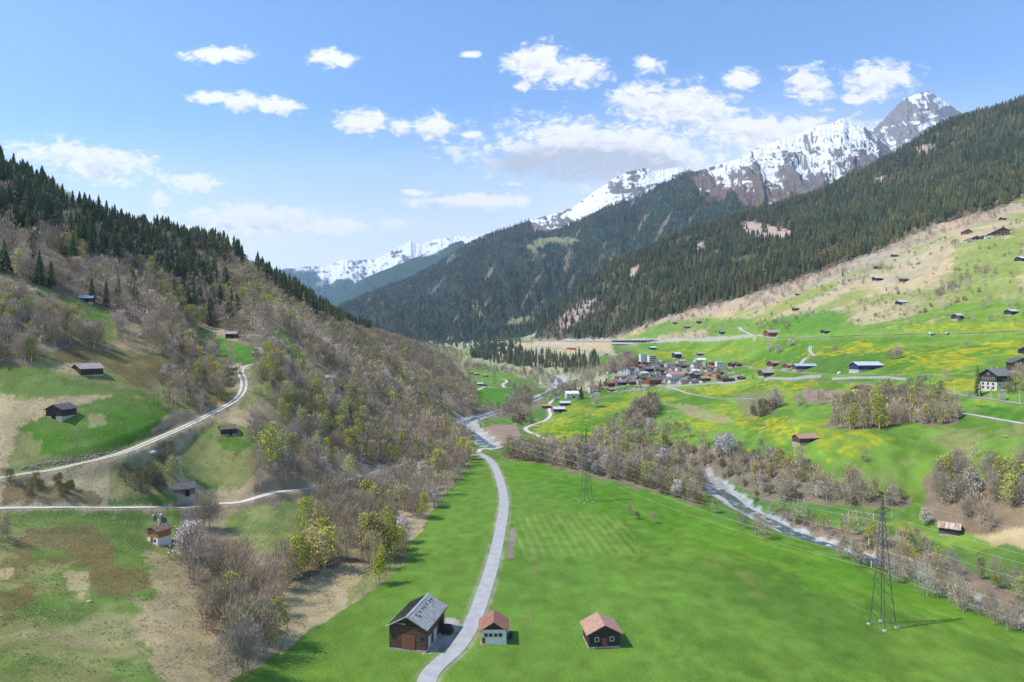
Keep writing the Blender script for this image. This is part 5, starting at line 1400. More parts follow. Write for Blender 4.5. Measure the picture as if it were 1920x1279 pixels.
# hamlet under the forest
for a in ((1790, 455, 10, 'cream', 'r_brown', 'small outlying house at the lower left of the forest-edge hamlet'), (1812, 441, 17, 'wood_red', 'r_brown', 'reddish house topmost in the forest-edge hamlet'),
          (1816, 456, 14, 'cream', 'r_brown', 'low light-walled house at the front of the hamlet'), (1829, 451, 13, 'wood_brown', 'r_brown', 'dark house in the middle of the hamlet'), (1841, 450, 12, 'wood_brown', 'r_slate', 'second dark house in the middle of the hamlet, to the right'),
          (1852, 449, 17, 'white', 'r_grey', 'white gabled house in the forest-edge hamlet'), (1875, 444, 27, 'wood_brown', 'r_brown', 'widest brown chalet at the right end of the hamlet')):
    hut(a[0], a[1], a[2], 1.15, 75, a[3], a[4], a[5], 'house', hk=.5, rise=.28, wins=1, gable='wood_brown' if a[3] == 'white' else None)
# far field huts
for a in ((883, 702, 9, 'leftmost of three far huts in a row on the valley floor'), (893, 705, 10, 'middle one of three far huts in a row on the valley floor'), (910, 708, 10, 'rightmost of three far huts in a row on the valley floor')):
    hut(a[0], a[1], a[2], 1.4, 165, 'wood_brown', 'r_salmon', a[3], 'hut')
hut(900, 724, 12, 1.6, 8, 'wood_grey', 'r_metal', 'pale-roofed shed in the trees at the head of the small green field', 'shed')
hut(909, 725, 8, 1.3, 20, 'wood_dark', 'r_brown', 'brown shed next to the pale-roofed one over the small green field', 'shed')
# farm below the village
hut(1025, 767, 18, 2.0, 2, 'wood_red', 'r_salmon', 'red-walled long shed on the left of the farm lane', 'shed', hk=.6)
hut(1048, 775, 22, 1.7, 3, 'wood_dark', 'r_metal', 'dark barn with white roof at the fork of the farm lane', hk=.6, hb=.2)
hut(1059, 762, 20, 1.7, 5, 'wood_dark', 'r_metal', 'long dark stable with pale roof over the fork barn', 'stable', hk=.5)
hut(1043, 752, 11, 1.4, 5, 'white', 'r_grey', 'small white shed by the upper bend of the farm lane', 'shed', doors=1)
hut(1072, 748, 25, 1.6, 8, 'white', 'r_white', 'broad white farmhouse with a whitish roof under the village', 'farmhouse', hk=.65, wins=1, chim=1)
hut(1067, 735, 13, 1.4, 8, 'wood_brown', 'r_brown', 'brown barn directly behind the broad white farmhouse', hk=.6)
hut(1082, 738, 12, 1.3, 12, 'wood_brown', 'r_brown', 'brown barn half behind the tall spruce of the farm', hk=.6)
hut(1111, 738, 17, 1.2, 12, 'white', 'r_red', 'square white house with a red roof standing apart at the village start', 'house', hk=.95, wins=1, chim=1)
# the village: column, row, width, ratio, angle, wall, roof, label, windows, wall height factor
VILL = [
 (1144, 727, 20, 1.5, 14, 'wood_brown', 'r_red', 'barn with a broad red roof at the left front of the village', 0, .6),
 (1147, 735, 15, 1.6, 8, 'wood_brown', 'r_salmon', 'low shed with salmon roof in front of the broad red-roofed barn', 0, .4),
 (1165, 724, 21, 1.7, 6, 'wood_dark', 'r_grey', 'dark barn with wide grey roof in the front row of the village', 0, .5),
 (1184, 723, 15, 1.4, 8, 'wood_brown', 'r_red', 'house with rusty red roof in the front row, right of the wide grey roof', 0, .6),
 (1199, 722, 13, 1.3, 8, 'cream', 'r_grey', 'cream house with grey roof left of the largest red-walled barn', 1, .7),
 (1223, 724, 28, 1.6, 12, 'wood_red', 'r_brown', 'largest red-walled barn with a brown roof in the village front', 0, .6),
 (1174, 707, 17, 1.1, 82, 'white', 'r_brown', 'big white gabled house with brown roof in the left half of the village', 1, .8),
 (1163, 705, 9, 1.2, 80, 'white', 'r_slate', 'narrow white house touching the big gabled one', 1, 1.0),
 (1158, 713, 9, 1.2, 20, 'wood_red', 'r_red', 'small red house at the left rim of the village', 0, .7),
 (1167, 715, 11, 1.3, 15, 'white', 'r_slate', 'white house with dark roof below the big gabled one', 1, .6),
 (1177, 718, 13, 1.2, 25, 'greywall', 'r_grey', 'grey house with steep grey roof above the front row', 1, .6),
 (1184, 705, 10, 1.2, 70, 'white', 'r_grey', 'small white house right of the big gabled one', 1, .8),
 (1191, 714, 11, 1.2, 75, 'white', 'r_slate', 'white house with a tall gable in the village centre', 1, .9),
 (1187, 697, 16, 1.5, 15, 'wood_brown', 'r_red', 'dark-walled house with red roof below the white tower block', 0, .5),
 (1202, 693, 16, 1.5, 10, 'wood_brown', 'r_red', 'second red-roofed house, directly under the white tower block', 0, .5),
 (1215, 699, 18, 1.6, 6, 'wood_dark', 'r_grey', 'dark barn with grey roof under the balconied flats', 0, .6),
 (1206, 706, 15, 1.4, 8, 'greywall', 'r_metal', 'grey house with a light roof in the village middle', 1, .5),
 (1201, 716, 13, 1.3, 60, 'wood_brown', 'r_brown', 'brown chalet between the tall gable and the red-walled barn', 0, .7),
 (1195, 685, 11, 1.1, 70, 'wood_brown', 'r_metal', 'brown gabled house beside the foot of the white tower block', 0, .7),
 (1212, 688, 12, 1.3, 40, 'wood_dark', 'r_grey', 'dark gabled house in front of the balconied flats', 0, .7),
 (1145, 701, 12, 1.7, 0, 'white', 'r_slate', 'low white building alone on the green left of the village', 1, .4),
 (1153, 700, 6, 1.2, 10, 'wood_brown', 'r_brown', 'tiny brown hut behind the low white building', 0, .7),
 (1229, 693, 14, 1.4, 10, 'white', 'r_grey', 'white bungalow right below the balconied flats', 1, .5),
 (1234, 683, 10, 1.3, 15, 'white', 'r_white', 'little white house right of the balconied flats', 1, .6),
 (1240, 701, 18, 1.4, 20, 'wood_brown', 'r_brown', 'brown chalet behind the salmon-roofed house with the arch', 0, .5),
 (1246, 708, 12, 1.3, 55, 'wood_brown', 'r_brown', 'brown gabled chalet at the left of the arched house', 0, .6),
 (1238, 716, 18, 1.4, 12, 'white', 'r_slate', 'white house with dark roof right of the red-walled barn', 1, .6),
 (1266, 712, 29, 1.6, 8, 'white', 'r_salmon', 'large white house with a salmon roof and an arched dormer', 1, .5),
 (1256, 690, 21, 1.8, 8, 'white', 'r_grey', 'long white house with grey roof behind the small green', 1, .5),
 (1277, 682, 17, 1.9, 3, 'white', 'r_pink', 'long low house with pale roof at the upper village lane', 1, .45),
 (1279, 692, 18, 1.6, 12, 'wood_brown', 'r_brown', 'dark brown chalet over the small village green', 0, .5),
 (1260, 697, 10, 1.3, 10, 'white', 'r_red', 'small white house with red roof at the corner of the green', 1, .6),
 (1263, 720, 19, 1.8, 4, 'white', 'r_slate', 'white house with slate roof in front of the arched one', 1, .5),
 (1283, 722, 19, 1.6, 3, 'cream', 'r_brown', 'cream house with brown roof in the front row of the right half', 1, .5),
 (1301, 721, 15, 1.5, 4, 'greywall', 'r_slate', 'low grey house with dark roof on the front lane', 1, .4),
 (1303, 712, 18, 1.2, 30, 'wood_dark', 'r_grey', 'dark chalet with spreading grey roof in the right half of the village', 0, .6),
 (1321, 717, 18, 1.6, 4, 'wood_brown', 'r_salmon', 'brown barn with salmon roof and white base, right front', 0, .6),
 (1328, 709, 13, 1.3, 18, 'salmon', 'r_salmon', 'pink-walled house with light salmon roof', 1, .7),
 (1342, 711, 15, 1.3, 25, 'salmon', 'r_red', 'orange-walled house with red roof near the right village end', 1, .7),
 (1354, 718, 17, 1.3, 30, 'wood_brown', 'r_slate', 'brown timber house with white base at the right village end', 1, .6),
 (1370, 717, 13, 1.4, 12, 'wood_dark', 'r_slate', 'dark barn right behind the slim spruce at the village end', 0, .6),
 (1390, 714, 13, 1.3, 15, 'wood_dark', 'r_brown', 'last dark hut at the right of the village, behind a broad spruce', 0, .5),
 (1305, 691, 18, 1.5, 5, 'white', 'r_brown', 'brown-roofed white house near the village spruce', 1, .5),
 (1312, 680, 21, 2.0, 3, 'white', 'r_white', 'long white house with white roof at the top lane of the village', 1, .4),
 (1302, 701, 14, 1.4, 4, 'cream', 'r_white', 'cream bungalow with a white roof in the village middle', 1, .5),
 (1335, 687, 11, 1.3, 10, 'wood_brown', 'r_brown', 'brown house right of the village spruce', 0, .6),
 (1336, 696, 15, 1.4, 10, 'wood_red', 'r_red', 'red-brown house below the brown one by the village spruce', 1, .5),
 (1343, 697, 9, 1.2, 60, 'white', 'r_brown', 'little white gabled house left of the white cube house', 1, .8),
 (1320, 695, 12, 1.4, 5, 'greywall', 'r_grey', 'grey house with stone-grey roof left of the red-brown house', 1, .6),
 (1376, 690, 18, 1.5, 10, 'wood_dark', 'r_brown', 'dark barn with pale base on the lane right of the white cube house', 0, .5),
]
for (a, b_, c, d, e, f_, g_, lab, wn, hk) in VILL:
    hut(a, b_, c*1.2, d, e+16 if e < 45 else e-8, f_, g_, lab, 'barn' if 'barn' in lab or 'shed' in lab else 'house', hk=hk, wins=wn, chim=1 if wn and c > 9 else 0, rise=.26, doors=0 if wn else 1, base='white' if 'white base' in lab or 'white ground' in lab else 'stone')
FILL = {'brown': ('wood_brown', 'r_brown', 'small brown house squeezed into the packed core of the village', 'small brown houses of the village core'),
        'grey': ('greywall', 'r_grey', 'small grey-roofed house squeezed into the packed core of the village', 'small grey houses of the village core'),
        'white': ('white', 'r_grey', 'small white-walled house squeezed into the packed core of the village', 'small white houses of the village core')}
for i, (a, b_) in enumerate([(1170,711),(1172,719),(1181,710),(1193,704),(1197,709),(1210,712),(1222,706),(1228,711),(1232,704),(1217,691),(1247,697),(1252,703),(1256,714),(1273,704),(1286,707),(1290,714),(1294,699),(1312,706),(1313,714),(1272,697),(1290,689),(1327,699),(1335,703),(1350,704),(1360,709),(1181,700),(1195,697),(1241,690),(1150,718),(1156,725),(1210,719),(1250,718)]):
    k_ = ('brown', 'white', 'grey')[(i*7+i//3) % 3]; f_, g_, lab, grp = FILL[k_]
    hut(a, b_, 9.5+(i*5 % 4), 1.25, (14, 28, 66, 20)[i % 4], f_, g_, lab, 'house', hk=.62, wins=0, doors=1, group=grp, chim=1 if i % 2 else 0)
# arched dormer on the salmon-roofed house
# blocks
loc, w, l = place(1205, 683, 12, 1.0, R(8))
building('apartment_tower', loc, R(8), w, l, 12.5, 0, 'white', 'r_white', 'concrete', .6, label='plain white tower block, tallest building of the village', cat='apartment block', flat=True,
         wins=[('S', p, z, .8, 1.0) for z in (2, 5, 8, 10.6) for p in (-2.2, 2.2)])
loc, w, l = place(1222, 684, 15, 1.2, R(8))
bk = building('apartment_block', loc, R(8), w, l, 11.0, 0, 'white', 'r_white', 'concrete', .6, label='white block of flats with dark balconies right of the tower block', cat='apartment block', flat=True,
         doors=[('S', p, z, l/4.2, 1.7, 'glass') for z in (1.3, 4.0, 6.7, 9.0) for p in (-l*.3, 0, l*.3)])
for z in (3.3, 6.0, 8.5): MB().box(-l*.46, l*.46, -w/2-1.2, -w/2-.07, z, z+.75).build('balcony', 'white', bk)
loc, w, l = place(1349, 692, 15, 1.2, R(5))
building('cube_house', loc, R(5), w, l, 7.2, 0, 'white', 'r_white', 'concrete', .5, label='boxy white flat-roofed house at the right of the village', cat='house', flat=True,
         wins=[('S', p, z, 1.0, 1.2) for z in (1.8, 4.6) for p in (-2.8, 0, 2.8)])

# ---- road gallery and retaining wall on the main road
g0, g1 = hit(1141, 643), hit(1220, 642)
d = Vector((g1.x-g0.x, g1.y-g0.y, 0)); Lg = d.length; rz = math.atan2(d.y, d.x)
ga = empty('road_gallery', (g0.x, g0.y, (g0.z+g1.z)/2-.5), rz); tag(ga, 'long concrete road gallery with open arches on the main road', 'road gallery')
MB().box(0, Lg, 0, 7.5, 4.2, 5.0).build('roof_slab', 'concrete', ga)
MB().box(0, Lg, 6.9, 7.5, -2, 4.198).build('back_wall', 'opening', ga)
MB().box(0, Lg, -.3, 6.88, -3.5, .2).build('parapet', 'concrete', ga)
n = 16
for k in range(n+1): MB().box(k*Lg/n-.45, k*Lg/n+.45, .05, .7, .204, 4.196).build('pillar', 'concrete', ga)
gz = hit(950, 641); rw = empty('avalanche_gallery', (hit(929, 640).x, hit(929, 640).y, hit(929, 640).z-1), 0); tag(rw, 'far dark concrete gallery at the foot of the blue mountain', 'road gallery')
MB().box(0, 60, 0, 8, 5.5, 6.5).build('roof_slab', 'concrete', rw)
for k in range(12): MB().box(k*5.2, k*5.2+.8, 0, 1, -3, 5.495).build('pillar', 'wood_grey', rw)
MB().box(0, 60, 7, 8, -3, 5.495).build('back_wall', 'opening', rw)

# ---- bridge over the river
b0, b1 = hit(902, 844), hit(962, 836)
bz = 0
for (nm, mk, w_, lab, L, z) in road_lines:
    if 'bridge' in lab:
        k = np.argmin(np.hypot(L[:, 0]-RL[:, 0][:, None], L[:, 1]-RL[:, 1][:, None]).min(0))
        c = L[k]; t = L[k+1]-L[k-1]; bz = z[k]; ang = math.atan2(t[1], t[0])
br = empty('bridge', (c[0], c[1], bz), ang); tag(br, 'short road bridge with railings crossing the river by the lane fork', 'bridge')
MB().box(-15, 15, -2.4, 2.4, -.9, .1).build('deck', 'concrete', br)
for s in (-1, 1):
    m = MB()
    for k in range(16): m.bar((-14.5+k*1.93, s*2.25, .1), (-14.5+k*1.93, s*2.25, 1.1), .05)
    m.bar((-15, s*2.25, 1.1), (15, s*2.25, 1.1), .06); m.bar((-15, s*2.25, .6), (15, s*2.25, .6), .04); m.build('railing', 'metal', br)
    MB().box(s*13-1.2, s*13+1.2, -2.2, 2.2, -5, -.903).build('abutment', 'concrete', br)
g = hit(1044, 722); gg = hit(1019, 722)
br2 = empty('white_bridge', (g.x-20, g.y-25, g.z+2.0), 0); tag(br2, 'long low white bridge across the far bend of the river', 'bridge')
MB().box(-16, 16, -2, 2, 0, .9).build('deck', 'white', br2)
for x in (-15, 0, 15): MB().box(x-.7, x+.7, -1.8, 1.8, -7, -.003).build('pier', 'concrete', br2)

# ---- red train on the lower line
ti = [i for i, r_ in enumerate(road_lines) if 'old rail bed' in r_[3]][0]
L, z = road_lines[ti][4], road_lines[ti][5]
L2, z2 = resample(L, z, 1.0)
pxs = 960+F*L2[:, 0]/L2[:, 1]
k0 = int(np.argmin(np.abs(pxs-1079))); 
step = int(15/ max(.2, np.hypot(*(L2[1]-L2[0]))))
train = None
for c_ in range(3):
    k = min(len(L2)-2, k0+c_*step+step//2)
    t = L2[min(len(L2)-1, k+3)]-L2[max(0, k-3)]; a = math.atan2(t[1], t[0]); p = (L2[k][0], L2[k][1], z2[k]+.7)
    if train is None: train = empty('red_train', p, a); tag(train, 'red regional train on the lower line across the valley', 'train'); inv = train
    dx = Vector((p[0]-train.location.x, p[1]-train.location.y, p[2]-train.location.z)); rm = Matrix.Rotation(-train.rotation_euler.z, 3, 'Z'); q = rm @ dx
    cb = MB(); cb.prism([(-1.35, .9), (1.35, .9), (1.35, 3.3), (1.0, 3.8), (-1.0, 3.8), (-1.35, 3.3)], -7.1, 7.1); car = cb.build('carriage', 'redpaint', train)
    car.location = q; car.rotation_euler = (0, 0, a-train.rotation_euler.z)
    for s in (-1, 1):
        wv = MB(); wv.box(-6.4, 6.4, min(s*1.352, s*1.38), max(s*1.352, s*1.38), 2.2, 3.0); wv.build('window_band', 'glass', car)
    MB().box(-6, -3.6, -1.1, 1.1, 0, .897).box(3.6, 6, -1.1, 1.1, 0, .897).build('bogie', 'rubber', car)

# ---- vehicles
def car(px, py, deg, mat, label, van=False, cat='car'):
    g = hit(px, py); o = empty('delivery_van' if van else 'parked_car', (g.x, g.y, g.z+.12), R(deg)); tag(o, label, cat)
    if van: pr = [(-2.6, .45), (2.6, .45), (2.6, 1.2), (2.1, 1.35), (1.5, 2.35), (-2.6, 2.4)]; ww = 1.0
    else: pr = [(-2.1, .4), (2.1, .4), (2.15, .85), (1.2, .95), (.6, 1.45), (-1.1, 1.45), (-1.9, .95), (-2.15, .9)]; ww = .85
    m = MB(); m.prism(pr, -ww, ww, 'Y'); m.build('body', mat, o)
    zt = 1.9 if van else 1.2
    for s in (-1, 1): MB().box(-1.0 if not van else .2, .5 if not van else 1.5, min(s*(ww+.003), s*(ww+.02)), max(s*(ww+.003), s*(ww+.02)), zt-.25, zt+.15).build('side_window', 'glass', o)
    for x in (-1.35, 1.35):
        for s in (-1, 1): MB().bar((x, s*(ww-.12), .36), (x, s*(ww+.06), .36), .36, 10).build('wheel', 'rubber', o)
    return o
car(1749, 628, 2, 'whitepaint', 'white and dark van on the main road below the pale-based barn', True, 'van')
car(1778, 628, 2, 'whitepaint', 'small white car on the main road right of the van')
car(1136, 667, 2, 'darkpaint', 'first of two dark cars on the pale lower line over the village')
car(1139, 667, 2, 'darkpaint', 'second of two dark cars on the pale lower line, right behind the first')
car(1029, 750, 20, 'whitepaint', 'white car parked at the upper bend of the farm lane')
car(1084, 747, 10, 'whitepaint', 'white car parked in front of the broad farmhouse')
g = hit(1573, 702); bl = MB()
bl.bar((-.7, 0, .8), (.9, 0, .8), 1.0, 14); bo = bl.build('wrapped_bale', 'whitepaint'); bo.location = (g.x, g.y, g.z); tag(bo, 'white wrapped hay bale on the lane left of the blue-black barn', 'hay bale')

# ---- pylons and wires
def pylon(x, y, label, rz, H=33.0, base=2.2):
    z0 = ground(x, y); o = empty('pylon', (x, y, z0), rz); tag(o, label, 'pylon', None)
    def hw(z): return base+(0.42-base)*min(1, z/(H*.80))**.8 if z < H*.80 else .42*(1-(z-H*.8)/(H*.22))
    zs = [0, 3.6, 6.8, 9.8, 12.5, 15, 17.3, 19.4, 21.3, 23, 24.6, 26.1, 27.5, 28.9, 30.3, 31.6, H]
    m = MB()
    for sx in (-1, 1):
        for sy in (-1, 1):
            for a, b in zip(zs[:-1], zs[1:]): m.bar((sx*hw(a), sy*hw(a), a), (sx*hw(b), sy*hw(b), b), .10 if a < 20 else .07)
    m.build('corner_posts', 'metal', o)
    m = MB()
    for i, (a, b) in enumerate(zip(zs[:-1], zs[1:])):
        A, B = hw(a), hw(b)
        for (p, q) in (((-A, -A, a), (B, -B, b)), ((A, -A, a), (-B, -B, b)), ((-A, A, a), (B, B, b)), ((A, A, a), (-B, B, b)), ((-A, -A, a), (-B, B, b)), ((-A, A, a), (-B, -B, b)), ((A, -A, a), (B, B, b)), ((A, A, a), (B, -B, b))):
            m.bar(p, q, .035, 3)
    m.build('lattice_bracing', 'metal', o)
    for sx in (-1, 1):
        for sy in (-1, 1): MB().bar((sx*base, sy*base, -1.2), (sx*base, sy*base, .35), .5, 8).build('footing', 'concrete', o)
    tips = []
    for z, wd in ((16.8, 4.1), (22.6, 5.0), (28.6, 3.3)):
        for s in (-1, 1):
            m = MB(); q = (s*wd, 0, z+.35)
            for e in (-1, 1):
                m.bar((s*hw(z), e*hw(z), z), q, .05); m.bar((s*hw(z+1.5), e*hw(z+1.5), z+1.6), q, .045)
                for t in (.35, .65):
                    p1 = Vector((s*hw(z), e*hw(z), z)).lerp(Vector(q), t); p2 = Vector((s*hw(z+1.5), e*hw(z+1.5), z+1.6)).lerp(Vector(q), t); m.bar(p1, p2, .03, 3)
            ar = m.build('crossarm', 'metal', o)
            i_ = MB(); i_.bar((s*wd, 0, z+.3), (s*wd, 0, z-1.5), .07, 6)
            for k in range(6): i_.bar((s*wd, 0, z-.1-k*.22), (s*wd, 0, z-.18-k*.22), .15, 7)
            i_.build('insulator', 'insul', ar)
            tips.append((s*wd, 0, z-1.5))
    tips.append((0, 0, H))
    KEEP.append((x, y, 6))
    M4 = Matrix.Translation((x, y, z0)) @ Matrix.Rotation(rz, 4, 'Z')
    return [M4 @ Vector(t) for t in tips]
P1 = ((1655-960)/F*172, 172.0); P2 = ((1099-960)/F*306, 306.0)
dirv = Vector((P2[0]-P1[0], P2[1]-P1[1])); ang = math.atan2(dirv.y, dirv.x)-math.pi/2
T1 = pylon(P1[0], P1[1], 'nearest lattice pylon at the lower right of the green field', ang)
T2 = pylon(P2[0], P2[1], 'middle lattice pylon in the green field before the riverside wood', ang+.04)
q = hit(846, 788); P3 = (-58.0, 560.0)
T3 = pylon(P3[0], P3[1], 'far lattice pylon half hidden in the left hillside wood', ang+.1)
q = hit(927, 722); T4 = pylon(q.x, q.y, 'small distant pylon by the far green field', ang+.2)
P0 = (P1[0]-dirv.x*.85, P1[1]-dirv.y*.85)
T0 = [Vector((t.x-dirv.x*.85, t.y-dirv.y*.85, t.z+5)) for t in T1]
def wires(A, B, label, sag, r):
    for a, b in zip(A, B):
        pts = []
        for k in range(25):
            t = k/24; p = a.lerp(b, t); p.z -= sag*4*t*(1-t); pts.append(p)
        v, t_ = tube([tuple(p) for p in pts], [r]*25, 4)
        o = link('power_cable', np_mesh('power_cable', v, t_, [M['wire']])); tag(o, label, 'power cable', label)
wires(T1, T2, 'power cable strung between the nearest and the middle pylon', 3.0, .024)
wires(T0, T1, 'power cable leading from the nearest pylon out of the picture', 2.6, .02)
wires(T2, T3, 'power cable from the middle pylon to the one in the left wood', 5.0, .035)
wires(T3, T4, 'power cable on the farthest span up the valley', 6.0, .04)

def pole(px, py, hpx, label, name='utility_pole', arm=True, mat='pole_wood', cat='utility pole', group=None):
    g = hit(px, py); h = hpx*g.y/F; o = empty(name, (g.x, g.y, g.z), 0); tag(o, label, cat, group)
    MB().bar((0, 0, -.6), (0, 0, h), max(.10, g.y*.00025), 7).build('mast', mat, o)
    if arm:
        m = MB(); m.bar((-1.0, 0, h-.5), (1.0, 0, h-.5), .07); ar = m.build('crossarm', mat, o)
        for x in (-.9, 0, .9): MB().bar((x, 0, h-.43), (x, 0, h-.1), .06, 6).build('insulator', 'insul', ar)
pole(1153, 851, 38, 'wooden line pole in the riverside wood above the yellow bush')
pole(1511, 942, 36, 'pale line pole at the front of the wood right of the river gully')
pole(1431, 935, 30, 'line pole among the trees by the white scree')
pole(1016, 798, 30, 'thin pole beside the farm lane bend')
pole(1668, 760, 26, 'leaning line pole over the soil strip on the terrace')
for i, (a, b_, lab) in enumerate(((1790, 741, 'left of the larch'), (1836, 747, 'in front of the larch'), (1858, 750, 'before the three-storey house'), (1912, 758, 'near the right edge'))):
    pole(a, b_, 26, 'slim white railway mast '+lab, 'railway_mast', True, 'insul', 'railway mast')
def ret_wall(pts, hgt, mat, label, name='retaining_wall'):
    P = [hit(*p_) for p_ in pts]; L = catmull([(v.x, v.y) for v in P], 6); z = height(L[:, 0], L[:, 1]); m = MB(); n = len(L)
    T = np.gradient(L, axis=0); T /= np.linalg.norm(T, axis=1)[:, None]; N_ = np.stack([-T[:, 1], T[:, 0]], 1)*.25
    for k in range(n):
        for s in (-1, 1):
            for zz in (-1.2, hgt): m.V.append((L[k, 0]-P[0].x+s*N_[k, 0], L[k, 1]-P[0].y+s*N_[k, 1], z[k]-P[0].z+zz))
    for k in range(n-1):
        a = 4*k
        m.F += [(a, a+1, a+5, a+4), (a+2, a+6, a+7, a+3), (a+1, a+3, a+7, a+5)]
    m.F += [(0, 2, 3, 1), (4*n-4, 4*n-3, 4*n-1, 4*n-2)]
    o = m.build(name, mat); o.location = P[0]; tag(o, label, 'wall'); return o
ret_wall([(1433,716),(1460,713),(1500,712),(1540,709)], 2.2, 'greywall', 'curved grey terraced wall under the barns beside the railway')
ret_wall([(1560,713),(1610,711),(1660,711),(1700,714)], 1.6, 'greywall', 'long low grey wall under the blue-black barn')
ret_wall([(1236,641),(1300,639),(1370,636),(1420,634)], 2.2, 'concrete', 'pale retaining wall along the main road right of the gallery')
ret_wall([(1250,726),(1290,724),(1350,720),(1400,714)], 1.3, 'greywall', 'low grey garden wall along the lower edge of the village')
def boulder(px, py, wpx, label):
    import bmesh
    g = hit(px, py); r_ = wpx*g.y/F/2
    bm = bmesh.new(); bmesh.ops.create_icosphere(bm, subdivisions=2, radius=1)
    for v in bm.verts:
        n = 1+.45*(random.random()-.5); v.co = Vector((v.co.x*r_*n*1.2, v.co.y*r_*n, v.co.z*r_*.6*n))
    me = bpy.data.meshes.new('boulder'); bm.to_mesh(me); bm.free(); me.materials.append(M['stone'])
    o = link('boulder', me); o.location = (g.x, g.y+r_*.5, g.z+r_*.15); tag(o, label, 'boulder')
for a in ((166, 1130, 9, 'pale boulder in the lower left meadow below the slurry marks'), (28, 566, 20, 'long pale rock slab at the upper left edge of the mossy strip'), (62, 548, 18, 'light rock slab near the tall dark spruce on the left'),
          (284, 852, 14, 'pale stones beside the rutted track above the brown bushes'), (1434, 805, 8, 'white rock slab in the dandelion meadow left of the pink-roofed barn'), (1482, 792, 6, 'small white rock uphill of the pink-roofed barn'),
          (1256, 774, 7, 'pale boulder beside the bare patch under the village'), (1888, 820, 8, 'grey boulder on the rough slope below the terrace track'), (1598, 817, 6, 'small pale boulder at the foot of the terrace copse')):
    boulder(*a)
# dry-stone edge of the rutted track
rb = MB()
for k in range(230):
    t = random.random(); px = 40+t*230; py = 885-(px-40)*.165+random.uniform(-9, 0)
    g = hit(px, py); s = random.uniform(.15, .5)
    m0 = len(rb.V)
    pts = [Vector((random.uniform(.6, 1)*math.cos(a)*s, random.uniform(.6, 1)*math.sin(a)*s, zz*s*.7)) for zz in (-.3, .5) for a in (0, 1.25, 2.5, 3.8, 5.0)]
    rb.V += [tuple(Vector((g.x, g.y, g.z))+p) for p in pts]
    rb.F += [tuple(m0+i for i in (4,3,2,1,0)), tuple(m0+5+i for i in range(5))]+[(m0+i, m0+(i+1) % 5, m0+5+(i+1) % 5, m0+5+i) for i in range(5)]
tag(rb.build('rubble', 'stone'), 'tumbled dry-stone rubble lining the rutted track', kind='stuff')
# ------------------------------------------------------------------ planting
meadL = [(-700,690),(0,690),(40,700),(60,685),(90,660),(180,655),(260,655),(330,672),(390,690),(385,705),(300,712),(285,745),(290,772),(370,776),(400,770),(440,742),(445,705),(430,700),(470,690),(478,720),(455,760),(470,830),(482,900),(486,940),(560,930),(572,955),(552,1040),(480,1010),(420,985),(350,975),(336,1000),(338,1060),(375,1120),(405,1290),(-700,1290)]
stripL = [(-700,470),(0,470),(20,500),(60,540),(110,545),(150,562),(225,600),(215,650),(150,640),(100,590),(0,560),(-700,560)]
g1 = [(368,608),(430,636),(492,652),(505,672),(470,692),(400,664),(362,645)]
g2 = [(498,608),(530,622),(564,650),(584,698),(560,690),(518,648)]
g3 = [(552,678),(595,688),(655,706),(672,716),(630,730),(586,722)]
bankL = [(512,1290),(522,1160),(530,1112),(575,1088),(620,1062),(690,1066),(722,1085),(700,1105),(590,1182),(460,1290)]
bankR = [(735,952),(765,962),(802,986),(768,1020),(745,1012),(742,985)]
m6 = [(395,935),(560,925),(578,960),(592,1010),(565,1060),(540,1095),(500,1105),(450,1075),(400,1060)]
fieldE = [(880,850),(885,880),(842,926),(806,965),(802,990),(770,1020),(766,1052),(722,1094),(590,1182),(440,1290),(1300,1290),(1300,850)]
m7 = [(560,922),(620,906),(680,891),(730,876),(770,868),(772,880),(735,900),(690,918),(620,940),(565,955)]
EXL = [m7, m6, meadL, stripL, g1, g2, g3, bankL, bankR, fieldE]
leftall = [(-300,200),(0,270),(150,330),(300,395),(450,460),(560,530),(640,580),(740,632),(830,672),(890,735),(892,800),(884,850),(880,882),(842,926),(806,965),(770,1020),(722,1094),(590,1182),(400,1290),(-300,1290)]
sprA = [(-300,200),(0,270),(150,335),(260,385),(350,410),(420,448),(432,500),(428,552),(380,548),(320,545),(280,510),(200,492),(150,470),(90,440),(40,445),(0,430),(-300,430)]
sprB = [(440,455),(480,490),(550,525),(600,565),(650,590),(700,618),(694,632),(640,616),(590,600),(540,570),(500,540),(462,500),(438,490)]
# conifers of the left slope
plant('spruce', sprA, .025, 14, 23, 'dark spruce in the dense stand on the upper left slope', 'spruces of the upper left stand', ymin=250, clump=40, cut=.40)
plant('spruce', sprB, .018, 15, 25, 'dark spruce in the row along the left skyline ridge', 'spruces along the left ridge', ymin=400)
plant('spruce', [(20,440),(110,470),(150,500),(110,545),(60,545),(40,500)], .0025, 12, 18, 'spruce among bare trees over the mossy left strip', 'spruces over the left strip', ymin=250)
plant('spruce', [(320,560),(380,560),(450,590),(455,610),(400,612),(330,590)], .009, 14, 19, 'spruce in the small clump above the narrow green strip', 'spruce clump above the green strip', ymin=300)
plant('spruce', [(180,520),(260,545),(240,600),(190,580)], .004, 12, 17, 'spruce at the wood edge below the blue-roofed barn', 'spruces at the wood edge', ymin=250)
plant('spruce', [(120,600),(200,640),(350,640),(350,670),(150,655)], .0025, 9, 14, 'half-hidden spruce in the bare tree belt over the brown meadow', 'spruces in the meadow belt', ymin=200)
